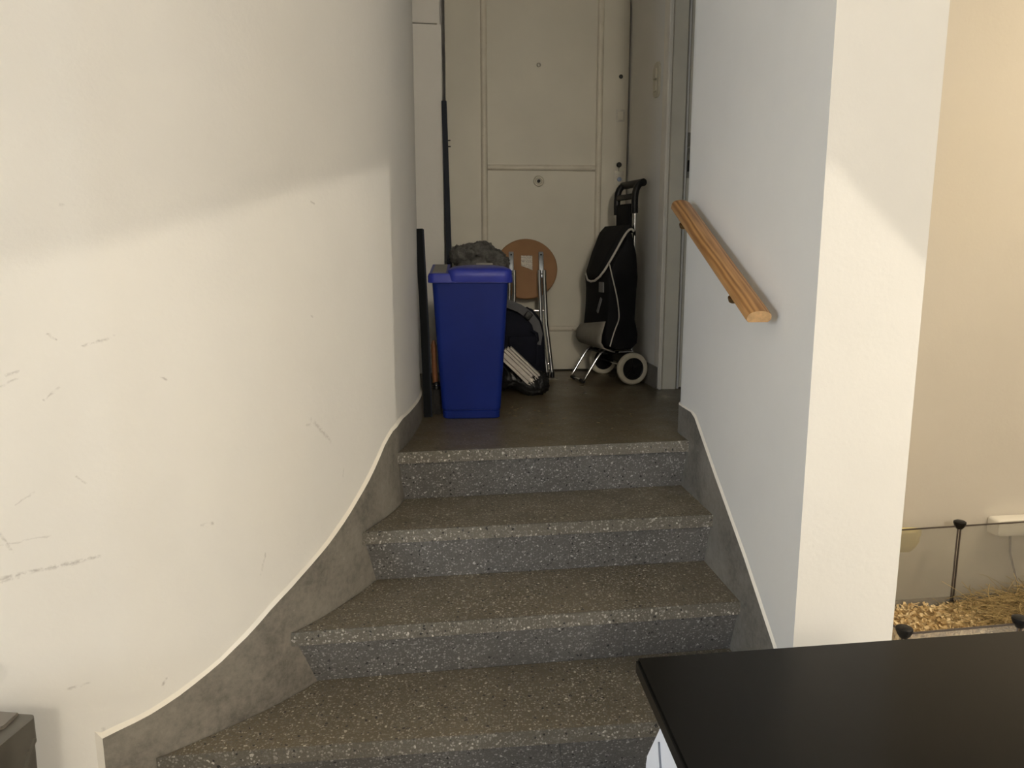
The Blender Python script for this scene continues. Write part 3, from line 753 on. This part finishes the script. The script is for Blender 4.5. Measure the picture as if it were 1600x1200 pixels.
# ------------------------------------------------------------------ lumpy soft things
def blob(name, rad, mat, parent, seg=36, amp=.1, freq=3.0, seed=0, flat=None, power=1.0, shape=None, fine=0.0, smooth=180):
    bm = bmesh.new(); bmesh.ops.create_uvsphere(bm, u_segments=seg, v_segments=int(seg * .7), radius=1.0)
    for v in bm.verts:
        d = v.co.normalized(); sg = lambda q: math.copysign(abs(q) ** power, q)
        q = Vector((sg(d.x), sg(d.y), sg(d.z)))
        k = 1 + amp * noise.fractal(d * freq + Vector((seed, seed * 2.3, -seed)), 1.0, 2.0, 4)
        if fine: k += fine * (1 - abs(noise.noise(d * freq * 2.6 + Vector((seed * 3, 1, 4))))) ** 3
        p = Vector((q.x * rad[0], q.y * rad[1], q.z * rad[2])) * k
        if shape: p = shape(p)
        if flat is not None and p.z < flat: p.z = flat
        v.co = p
    return frombm(name, bm, mat, parent, smooth)

# grey fleece bundle standing behind the bin
gb = tag(empty('fleece_bundle', (-.168, 3.86, ZL)), 'crumpled grey fleece bundle rising behind the blue bin', 'blanket')
def sh(p): return Vector((p.x, p.y, p.z + .31))
blob('bundle_body', (.125, .13, .32), 'wool', gb, 40, .10, 2.4, 3, 0.0, .7, sh, .05)
def lump(x, y, z, r, seed, nm='fold'):
    blob(nm, r, 'wool', gb, 34, .24, 3.4, seed, None, 1.0, lambda p: p + Vector((x, y, z)), .22)
lump(-.088, -.02, .628, (.046, .06, .045), 11); lump(-.035, -.01, .640, (.052, .06, .042), 12); lump(.022, -.02, .645, (.056, .06, .047), 13)
lump(.078, -.03, .612, (.050, .06, .042), 14); lump(.112, -.04, .590, (.040, .05, .038), 15)
# one pointed corner of the cloth
V = [(-.06, -.04, .655), (-.012, -.05, .69), (-.004, -.03, .672), (-.03, .0, .645), (-.065, .0, .64)]
raw('cloth_corner', V + [(x, y + .012, z - .012) for x, y, z in V], [[0, 1, 2, 3, 4], [9, 8, 7, 6, 5]] + [[i, (i + 1) % 5, 5 + (i + 1) % 5, 5 + i] for i in range(5)], 'wool', gb)

# folding stool with round seat, folded and leaning on the entrance door
so = tag(empty('folding_stool', (.082, 3.905, ZL), R(2), R(-19.5)), 'folded stool with round brown seat and chrome legs leaning on the door', 'stool')
m4 = Matrix.Translation((0, .012, .594)) @ Matrix.Rotation(R(-90), 4, 'X')
seat = lathe('seat', [(0, -.008), (.161, -.008), (.165, -.004), (.165, .006), (.161, .010), (0, .010)], 'hardboard', so, 56, m4)
V = [(-.030, .0015, .646), (.029, .0015, .646), (.029, .0015, .566), (.006, .0015, .576), (-.030, .0015, .590)]
V = [(x + .004, y, z + .018) for x, y, z in V]
raw('printed_label', V + [(x, y + .002, z) for x, y, z in V], [[0, 1, 2, 3, 4], [9, 8, 7, 6, 5]] + [[i, (i + 1) % 5, 5 + (i + 1) % 5, 5 + i] for i in range(5)], 'label', seat)
for sgn in (-1, 1):
    x = .079 * sgn
    bk = box('mounting_bracket', (x, -.003, .612), (.025, .012, .140), 'zinc', so, .002)
    for z in (.665, .56):
        lathe('screw', [(0, .003), (.004, .002), (.005, 0)], 'dark', bk, 10, Matrix.Translation((x, -.009, z)) @ Matrix.Rotation(R(90), 4, 'X'))
    for off in (-.0120, .0145):
        xx = x + off
        q = [(xx, -.018, .575), (xx, -.018, .50), (xx + .004 * sgn, -.018, .34), (xx + .005 * sgn, -.018, .285), (xx + .010 * sgn, -.018, .24), (xx + .030 * sgn, -.018, .02)]
        lg = tube('leg', q, .0108, 'chrome', so, 14)
        lathe('rubber_foot', [(0, 0), (.0115, 0), (.0115, .026), (0, .026)], 'black', lg, 14, Matrix.Translation((xx + .031 * sgn, -.018, 0.004)))
tube('stretcher', [(-.115, -.010, .078), (.118, -.010, .078)], .006, 'chrome', so)
tube('hinge_rod', [(-.095, -.012, .36), (.095, -.012, .36)], .0045, 'chrome', so)

# backpack
bp = tag(empty('backpack', (.020, 3.665, ZL)), 'dark navy backpack with grey strap beside the blue bin', 'backpack')
def shb(p):
    z = p.z + .198; k = 1.0 + .34 * (1 - z / .4) * (1 if p.x > 0 else .2)
    return Vector((p.x * k + .012, p.y + (z - .1) * .10, z))
blob('body', (.104, .072, .186), 'fabric_navy', bp, 44, .05, 2.0, 21, 0.0, .62, shb, .03)
sweep('shoulder_strap', [(-.12, -.045, .432), (-.05, -.055, .412), (.015, -.055, .386), (.060, -.048, .355), (.092, -.045, .315), (.106, -.045, .265), (.098, -.05, .215)], [(-.0035, -.019), (.0035, -.019), (.0035, .019), (-.0035, .019)], 'strap', bp, 40)
box('buckle', (.056, -.062, .352), (.034, .012, .036), 'black', bp, .004, Matrix.Rotation(R(38), 3, 'Y'))
box('front_pocket', (.03, -.072, .19), (.13, .02, .14), 'fabric_navy', bp, .009, Matrix.Rotation(R(6), 3, 'X'))
tube('carry_loop', [(.07, -.072, .285), (.098, -.085, .27), (.102, -.085, .24), (.082, -.076, .215)], .006, 'fabric_navy', bp, 8)

# black bin bag on the floor
bg = tag(empty('bin_bag', (.045, 3.495, ZL)), 'small slumped black plastic bag on the landing right of the bin', 'plastic bag')
def shg(p): return Vector((p.x, p.y, max(0.0, p.z + .05 + .045 * math.exp(-((p.x + .04) / .05) ** 2))))
blob('sack', (.118, .062, .062), 'binbag', bg, 48, .10, 2.8, 31, None, .8, shg, .10)
for i, (x0, x1, z0, z1) in enumerate(((-.09, -.045, .16, .07), (-.075, -.02, .17, .08), (-.06, .0, .15, .07))):
    sweep('bag_fold', [(x0, -.050, z0), ((x0 + x1) / 2 + .004, -.062, (z0 + z1) / 2 + .006), (x1, -.064, z1)], [(-.010, -.002), (0, .005), (.010, -.002)], 'binbag', bg, 60)

# pack of white striped sheets stuck in beside the bag
pb = tag(empty('paper_pack', (.026, 3.405, .866)), 'pack of off white folded sheets lying aslant over the black plastic bag', 'paper')
ang = R(44)
pb.rotation_euler = (0, ang, 0)
zoff = -.030
for i, (th, ln, sh_) in enumerate(((.012, .186, -.006), (.019, .180, .004), (.012, .170, -.008), (.010, .186, .004), (.008, .182, .010))):
    bm = bmesh.new(); bm_box(bm, (sh_, 0, zoff + th / 2), (ln, .05, th), .002)
    frombm('sheet', bm, 'sheet', pb, 35); zoff += th + .0024
box('seam', (0, .004, -.002), (.165, .044, .052), 'sheet_edge', pb)
for i in range(7):
    box('torn_tab', (.094 + .003 * (i % 3), -.012 + .004 * (i % 2), -.026 + i * .010), (.012, .012, .0035), 'sheet', pb, 0, Matrix.Rotation(R(-20 + 9 * i), 3, 'Y'))

# ------------------------------------------------------------------ shopping trolley
tr = tag(empty('shopping_trolley', (.540, 3.915, ZL), R(197)), 'black wheeled shopping trolley parked in the corner by the door', 'shopping trolley')
prof = [(-.035, .170), (-.062, .195), (-.066, .240), (-.046, .315), (-.050, .42), (-.056, .53), (-.046, .65), (-.018, .755), (.012, .775), (.045, .735), (.10, .63), (.142, .53), (.135, .46), (.136, .38), (.142, .30), (.150, .24), (.142, .19), (.09, .168), (.02, .165)]
from math import cos, sin
def profring(y, k):
    cx = .045; cz = .45; rr = []
    for x, z in prof: rr.append((cx + (x - cx) * k, y, cz + (z - cz) * (1 - (1 - k) * .45)))
    return rr
prof = [(x + (.022 if x < .02 else -.012), z - .02 * max(0, (z - .5) / .27)) for x, z in prof]
ys = [(-.152, .80), (-.150, .90), (-.140, .965), (-.115, 1.0), (-.05, 1.03), (.05, 1.03), (.115, 1.0), (.140, .975), (.150, .93), (.152, .85)]
bag = loft('bag', [profring(y, k) for y, k in ys], 'fabric_black', tr, 60)
# grey lower pocket wrapped round the foot of the front
V = []; Fc = []
pk = [(.135, .295, .010), (.146, .25, .022), (.148, .21, .024), (.135, .18, .018), (.08, .158, .010)]
for y, k in [(-.158, .55), (-.150, .9), (-.12, 1), (0, 1.1), (.12, 1), (.150, .9), (.157, .5)]:
    for x, z, b in pk: V.append((x + b * k, y, z + .018 * (y / .15) * (1 if z > .28 else 0)))
for i in range(6):
    for j in range(4): Fc.append([i * 5 + j, i * 5 + j + 1, (i + 1) * 5 + j + 1, (i + 1) * 5 + j])
pkt = raw('lower_pocket', V, Fc, 'fabric_grey', tr, 80)
md = pkt.modifiers.new('thick', 'SOLIDIFY'); md.thickness = .006; md.offset = -1
# flap over the slanted top
fl = [(-.010, .738), (-.002, .758), (.016, .772), (.045, .742), (.092, .645), (.138, .548), (.150, .520)]
fw = [.140, .152, .156, .152, .135, .098, .045]
V = []; Fc = []
for k in (-1.0, -.95, -.5, 0, .5, .95, 1.0):
    dz = -.016 if abs(k) > .97 else 0
    for (x, z), hw in zip(fl, fw): V.append((x - (.006 if abs(k) > .97 else 0), k * hw, z + dz))
for i in range(6):
    for j in range(6): Fc.append([i * 7 + j, i * 7 + j + 1, (i + 1) * 7 + j + 1, (i + 1) * 7 + j])
flap = raw('flap', V, Fc, 'fabric_black', tr, 80)
md = flap.modifiers.new('thick', 'SOLIDIFY'); md.thickness = .006; md.offset = 0
for k in (-1, 1):
    sweep('flap_piping', chaikin([(x + .001, k * (hw + .001), z - .014) for (x, z), hw in zip(fl[1:], fw[1:])], 1), circ(.0058, 8), 'piping', flap)
sweep('flap_piping', [(.151, -.046, .505), (.154, 0, .500), (.151, .046, .505)], circ(.0055, 8), 'piping', flap)
# piping along the edge between front and side
pp = [(.125, .150, .60), (.105, .154, .52), (.080, .155, .43), (.068, .155, .36), (.066, .155, .32), (.085, .154, .275), (.098, .153, .235), (.110, .152, .19)]
sweep('side_piping', chaikin(pp), circ(.0032, 8), 'piping', bag)
box('reflective_patch', (.128, .075, .475), (.006, .055, .050), 'reflective', bag, .002)
box('zip_pull', (.131, .06, .385), (.006, .018, .085), 'reflective', bag, .002, Matrix.Rotation(R(-32), 3, 'X'))
# frame
for y in (-.085, .118):
    tube('frame_post', [(-.022, y, .085), (-.022, y, .85)], .0075, 'chrome', tr, 12)
box('bag_sleeve', (-.012, .016, .815), (.020, .150, .125), 'fabric_black', tr, .006)
def hpath(y): return chaikin([(-.020, y, .830), (-.018, y, .88), (-.020, y, .925), (-.027, y, .950), (-.040, y, .968), (-.055, y, .975)])
for y in (-.085, .118):
    tube('handle_arm', hpath(y), .0165, 'black', tr, 14)
tube('grip', [(-.055, -.10, .975), (-.055, .132, .975)], .0185, 'black', tr, 16)
box('handle_crossbar', (-.020, .016, .912), (.024, .190, .026), 'black', tr, .006)
# wheels
tube('axle', [(0, -.175, .079), (0, .175, .079)], .006, 'chrome', tr, 10)
box('axle_bracket', (-.012, 0, .115), (.035, .25, .05), 'black', tr, .006)
for y, lab in ((-.178, None), (.178, None)):
    m4 = Matrix.Translation((0, y, .079)) @ Matrix.Rotation(R(90), 4, 'X')
    wh = lathe('wheel', [(.055, -.012), (.062, -.016), (.073, -.016), (.079, -.009), (.079, .009), (.073, .016), (.062, .016), (.055, .012)], 'tire', tr, 48, m4)
    hub = lathe('hub', [(0, -.017), (.010, -.017), (.012, -.010), (.050, -.006), (.056, -.011), (.057, 0), (.056, .011), (.050, .006), (.012, .010), (.010, .017), (0, .017)], 'black', wh, 36, m4)
    for k in range(5):
        a = 2 * math.pi * k / 5 + .3
        for sd in (-1, 1):
            box('spoke', (.031 * math.cos(a), y + sd * .0085, .079 + .031 * math.sin(a)), (.040, .004, .008), 'black', hub, 0, Matrix.Rotation(-a, 3, 'Y'))
# front stand, one bent chrome rod
tube('stand', chaikin([(.105, -.085, .165), (.135, -.085, .145), (.205, -.085, .035), (.216, -.082, .016), (.216, -.06, .010), (.216, .06, .010), (.216, .082, .016), (.205, .085, .035), (.135, .085, .145), (.105, .085, .165)], 1), .0065, 'chrome', tr, 12)
for y in (-.06, .06):
    tube('stand_foot', [(.216, y - .02, .010), (.216, y + .02, .010)], .0095, 'black', tr, 12)
for y in (-.085, .085):
    tube('base_rail', [(-.03, y, .150), (.125, y, .150)], .007, 'black', tr, 10)
tube('base_bar', [(-.02, .14, .158), (.06, .14, .158)], .005, 'chrome', tr, 10)
tube('base_cross', [(.115, -.10, .150), (.115, .10, .150)], .007, 'black', tr, 10)

# a few bits of straw on the landing
V = []; Fc = []; tone = []
for i in range(36):
    x, y = random.uniform(-.05, .5), random.uniform(2.72, 3.35)
    if i < 14: x, y = random.gauss(.06, .08), random.gauss(3.12, .07)
    a = random.random() * 3.14; l = random.uniform(.006, .022); w_ = .0009; z = ZL + .0012
    dx, dy = math.cos(a) * l, math.sin(a) * l; nx, ny = -math.sin(a) * w_, math.cos(a) * w_
    k = len(V); V += [(x - nx, y - ny, z), (x + nx, y + ny, z), (x + dx + nx, y + dy + ny, z + .001), (x + dx - nx, y + dy - ny, z + .001), (x + dx / 2, y + dy / 2, z + .002)]
    Fc += [[k, k + 1, k + 4], [k + 1, k + 2, k + 4], [k + 2, k + 3, k + 4], [k + 3, k, k + 4]]; tone += [random.random()] * 5
def with_tone(o, tone):
    at = o.data.attributes.new('tone', 'FLOAT', 'POINT'); at.data.foreach_set('value', tone); return o
o = with_tone(raw('straw_bits', V, Fc, 'straw', None, None, fix=False), tone); tag(o, 'stray bits of straw on the landing floor', 'straw'); o['kind'] = 'stuff'

# ------------------------------------------------------------------ kitchen counter in the foreground
KA = R(7.6); KO = Vector((.1465, .843, 0))
kx = Vector((math.cos(KA), math.sin(KA), 0)); ky = Vector((math.sin(R(4.3)), -math.cos(R(4.3)), 0))
def kp(u, v): p = KO + kx * u + ky * v; return (p.x, p.y)
top = tag(prism('worktop', [kp(0, 0), kp(.68, 0), kp(.68, .66), kp(0, .66)], .880, .900, 'granite', None, .003), 'black granite worktop in the foreground', 'worktop')
cab = tag(empty('kitchen_cabinet', (*kp(.05, .3), 0), KA), 'white cabinet with slanting side panel under the black worktop', 'cabinet')
cm = cab.matrix_basis.inverted() if False else (Matrix.Translation(Vector((*kp(.05, .3), 0))) @ Matrix.Rotation(KA, 4, 'Z')).inverted()
def cl(u, v, z): p = kp(u, v); return cm @ Vector((p[0], p[1], z))
side = [(.033, .0), (.033, .782), (.037, .796), (.097, .880), (.62, .880), (.62, .0)]
V = [cl(.008, v, z) for v, z in side] + [cl(.036, v, z) for v, z in side]; n = len(side)
sp_ = raw('side_panel', V, [list(range(n)), [n + i for i in range(n)][::-1]] + [[i, (i + 1) % n, n + (i + 1) % n, n + i] for i in range(n)], 'cabinet', cab)
for (v0, z0, v1, z1) in ((.086, .848, .100, .815), (.102, .808, .118, .74)):
    a = cl(.0072, v0, z0); b = cl(.0072, v1, z1)
    sweep('seam_line', [a, a.lerp(b, .5) + Vector((0, .002, .004)), b], [(-.0012, -.001), (.0012, -.001), (.0012, .001), (-.0012, .001)], 'seam', sp_, 30)
V = [cl(u, v, z) for u in (.036, .65) for v in (.10, .60) for z in (.08, .8795)]
raw('carcass', V, [[0, 1, 3, 2], [4, 6, 7, 5], [0, 4, 5, 1], [2, 3, 7, 6], [0, 2, 6, 4], [1, 5, 7, 3]], 'cabinet', cab)
V = [cl(u, v, z) for u in (.05, .63) for v in (.14, .56) for z in (0, .08)]
raw('plinth', V, [[0, 1, 3, 2], [4, 6, 7, 5], [0, 4, 5, 1], [2, 3, 7, 6], [0, 2, 6, 4], [1, 5, 7, 3]], 'seam', cab)

# ------------------------------------------------------------------ grey box at the foot of the left wall
gx = tag(empty('storage_box', (-1.052, 1.135, 0), R(-6.5)), 'grey brown lidded box at the foot of the curved wall, bottom left corner', 'box')
rings = [[(a, b, z) for a, b in rrect(.128 * k, .205 * k, .012)] for z, k in ((0, .95), (.006, .96), (.44, 1.0), (.470, 1.0))]
loft('body', rings, 'box', gx, 40)
rings = [[(a, b, z) for a, b in rrect(.131 - i, .208 - i, .014)] for z, i in ((.458, 0), (.5085, 0), (.510, .004))]
ld = loft('lid', rings, 'box', gx, 40)
prism('lid_panel', [(-.11, .20), (.100, .200), (.104, .16), (.086, .120), (-.11, .085)], .510, .517, 'box_lid', ld, .0015)
prism('lid_panel', [(-.11, .082), (.086, .117), (.118, .06), (.118, -.19), (-.11, -.19)], .510, .513, 'box_lid', ld, .001)
sweep('corner_rib', [(.1285, .165, .02), (.1315, .168, .43), (.1315, .192, .47)], [(-.003, -.004), (.003, -.004), (.003, .004), (-.003, .004)], 'box', gx, 30)

# ------------------------------------------------------------------ pet pen of clear panels
PA = R(9.4); PO = Vector((1.078, 1.966, 0))
pen = tag(empty('pet_pen', (*PO.xy, 0), PA), 'low pet pen of clear plastic panels with black connectors', 'pet pen')
PW = .362; PH = .335
def panel_mesh():
    bm = bmesh.new(); bm_box(bm, (PW / 2, 0, PH / 2 + .004), (PW - .016, .0022, PH - .012))
    me = bpy.data.meshes.new('panel'); bm.to_mesh(me); bm.free(); return me
pm = panel_mesh(); pm.materials.append(M['acrylic'])
M['pen_edge'] = simple('smoky_panel_edge', (0.075, 0.06, 0.05), 0.4)
def rim_mesh():
    bm = bmesh.new()
    bm_box(bm, (PW / 2, 0, PH), (PW - .006, .004, .005)); bm_box(bm, (PW / 2, 0, .004), (PW - .006, .004, .004))
    bm_box(bm, (.0055, 0, PH / 2), (.005, .004, PH - .01)); bm_box(bm, (PW - .0055, 0, PH / 2), (.005, .004, PH - .01))
    me = bpy.data.meshes.new('panel_edge'); bm.to_mesh(me); bm.free(); me.materials.append(M['pen_edge']); return me
rm = rim_mesh()
def put(name, me, loc, rz, parent):
    o = bpy.data.objects.new(name, me); COL.objects.link(o); o.parent = parent; o.location = loc; o.rotation_euler = (0, 0, rz); return o
SKEW = .019      # the pen is set up a little askew
def gp(i, j, z=0): return (PW * i + SKEW * j, PW * j, z)
lean = R(90) - math.atan2(SKEW, PW)
spots = [(gp(i, 0), 0) for i in range(4)] + [(gp(i, 2), 0) for i in range(4)] + [(gp(0, j), lean) for j in range(2)] + [(gp(4, j), lean) for j in range(2)]
for loc, rz in spots:
    p = put('panel', pm, loc, rz, pen); put('panel_rim', rm, (0, 0, 0), 0, p)
cn = lathe('connector', [(0, .020), (.017, .019), (.022, .016), (.0225, .010), (.018, -.002), (.011, -.012), (0, -.012)], 'black', pen, 20)
cpos = [gp(i, j, z) for i in range(5) for j in range(3) for z in (PH + .002, .012) if j != 1 or i in (0, 4)]
cn.location = cpos[0]
for c in cpos[1:]: put('connector', cn.data, c, 0, pen)

rx_ = Vector((math.cos(PA), math.sin(PA), 0)); ry_ = Vector((-math.sin(PA), math.cos(PA), 0))
def pw(u, v, z): p = PO + rx_ * u + ry_ * v; return Vector((p.x, p.y, z))
def bed_h(u, v):
    return .024 + .012 * noise.noise((u * 6, v * 6, 1)) + .055 * max(0, min(1, (u - .62) / .35)) * max(0, min(1, (v - .05) / .3))
def flakes(name, mat, count, fn, label, base):
    V = []; Fc = []; tone = []
    for i in range(count):
        fn(V, Fc, tone)
    o = with_tone(raw(name, V, Fc, mat, None, None, fix=False), tone)
    tag(o, label, base); o['kind'] = 'stuff'; return o
def shaving(V, Fc, tone):
    while True:
        u, v = random.uniform(.02, 1.42), random.uniform(.02, .70)
        hay = max(0, min(1, (u - .60 + (v - .35) * .15) / .18))
        if random.random() > hay * .85: break
    L = random.uniform(.014, .036); W = random.uniform(.005, .012); cu = random.uniform(1.5, 5) * random.choice((-1, 1))
    q = Matrix.Rotation(random.random() * 6.283, 3, 'Z') @ Matrix.Rotation(random.gauss(0, .45), 3, 'Y') @ Matrix.Rotation(random.gauss(0, .5), 3, 'X')
    c = pw(u, v, min(.022 + .012 * noise.noise((u * 6, v * 6, 1)), .06) + random.uniform(0, .016))
    k = len(V); t = random.random(); n = 4
    for i in range(n + 1):
        a = (i / n - .5) * cu * .5; x = (i / n - .5) * L
        for s_ in (-1, 1):
            V.append(c + q @ Vector((x, s_ * W / 2, .5 * L * (1 - math.cos(a)) + .002))); tone.append(min(1, max(0, t + .12 * s_)))
    for i in range(n): Fc.append([k + 2 * i, k + 2 * i + 1, k + 2 * i + 3, k + 2 * i + 2])
def haystalk(V, Fc, tone):
    while True:
        u, v = random.uniform(.5, 1.42), random.uniform(.03, .69)
        if random.random() < max(0.02, min(1, (u - .62 + (v - .35) * .15) / .2)): break
    L = random.uniform(.05, .17); W = random.uniform(.0012, .0030)
    c = pw(u, v, bed_h(u, v) * random.uniform(.6, 1.15) + .004)
    a = random.random() * 6.283; el = random.gauss(.04, .24); bend = random.uniform(-1.2, 1.2)
    k = len(V); t = random.random(); n = 5; p = c.copy(); st = L / n
    d = Vector((math.cos(a) * math.cos(el), math.sin(a) * math.cos(el), math.sin(el)))
    for i in range(n + 1):
        sd = d.cross(Vector((0, 0, 1)))
        sd = sd.normalized() if sd.length > 1e-4 else Vector((1, 0, 0))
        up = sd.cross(d)
        z1 = max(.008, p.z)
        lu = (p - PO).dot(rx_); lv = (p - PO).dot(ry_)
        pc = pw(min(1.43, max(.015, lu)), min(.712, max(.012, lv)), z1)
        V.append(pc - sd * W / 2); V.append(pc + sd * W / 2); V.append(pc + up * W * .6); tone += [t, t, min(1, t + .1)]
        p = p + d * st; d = (Matrix.Rotation(bend / n, 3, 'Z') @ d); d.z -= .05; d.normalize()
    for i in range(n):
        b = k + 3 * i
        Fc += [[b, b + 1, b + 4, b + 3], [b + 1, b + 2, b + 5, b + 4], [b + 2, b, b + 3, b + 5]]
# bedding ground so that no bare floor shows
V = []; Fc = []; tone = []
nu, nv = 40, 22
for i in range(nu + 1):
    for j in range(nv + 1):
        u = .01 + 1.425 * i / nu; v = .01 + .70 * j / nv
        V.append(pw(u, v, .012 + .6 * (bed_h(u, v) - .02))); tone.append(.15 if u > .7 else .35)
for i in range(nu):
    for j in range(nv): a = i * (nv + 1) + j; Fc.append([a, a + nv + 1, a + nv + 2, a + 1])
bd = with_tone(raw('bedding', V, Fc, 'shaving', None, 60, fix=False), tone); tag(bd, 'bed of fine litter under shavings and hay in the pen', 'bedding'); bd['kind'] = 'stuff'
flakes('wood_shavings', 'shaving', 5200, shaving, 'pale yellow wood shavings spread in the left of the pen', 'wood shavings')
flakes('hay_heap', 'hay', 2600, haystalk, 'heap of brown hay in the right of the pen', 'hay')

# white box on the wall above the pen, yellow tape at the corner
wb = tag(empty('cable_box', (2.004, 2.905, .300), R(8.1)), 'white plastic wall box above the pen, at the right edge', 'wall box')
rings = [[(a, y, b) for a, b in rrect(.11 - i, .034 - i, .012)] for y, i in ((.03, 0), (-.018, 0), (-.026, .003))]
loft('housing', rings, 'white_plastic', wb, 40)
tube('cable', [(-.02, .01, -.045), (-.01, .012, -.12), (.02, .012, -.20), (.05, .012, -.285)], .004, 'strap', wb, 8)
yt = tag(empty('yellow_tape', (1.500, 2.822, .29), R(9)), 'bent piece of yellow tape on the pen beside the pillar', 'tape')
V = []; Fc = []
for i in range(7):
    for j in range(5):
        x = -.05 + .10 * i / 6; z = .045 - .10 * j / 4
        if i == 6: z = z * .55 + .018
        if i == 5: z = z * .85 + .006
        V.append((x, -.03 - .014 * (i / 6) ** 2 - .004 * math.sin(j * 1.4), z))
for i in range(6):
    for j in range(4): a = i * 5 + j; Fc.append([a, a + 1, a + 6, a + 5])
o = raw('tape_strip', V, Fc, 'yellow', yt, 60); md = o.modifiers.new('thick', 'SOLIDIFY'); md.thickness = .0015
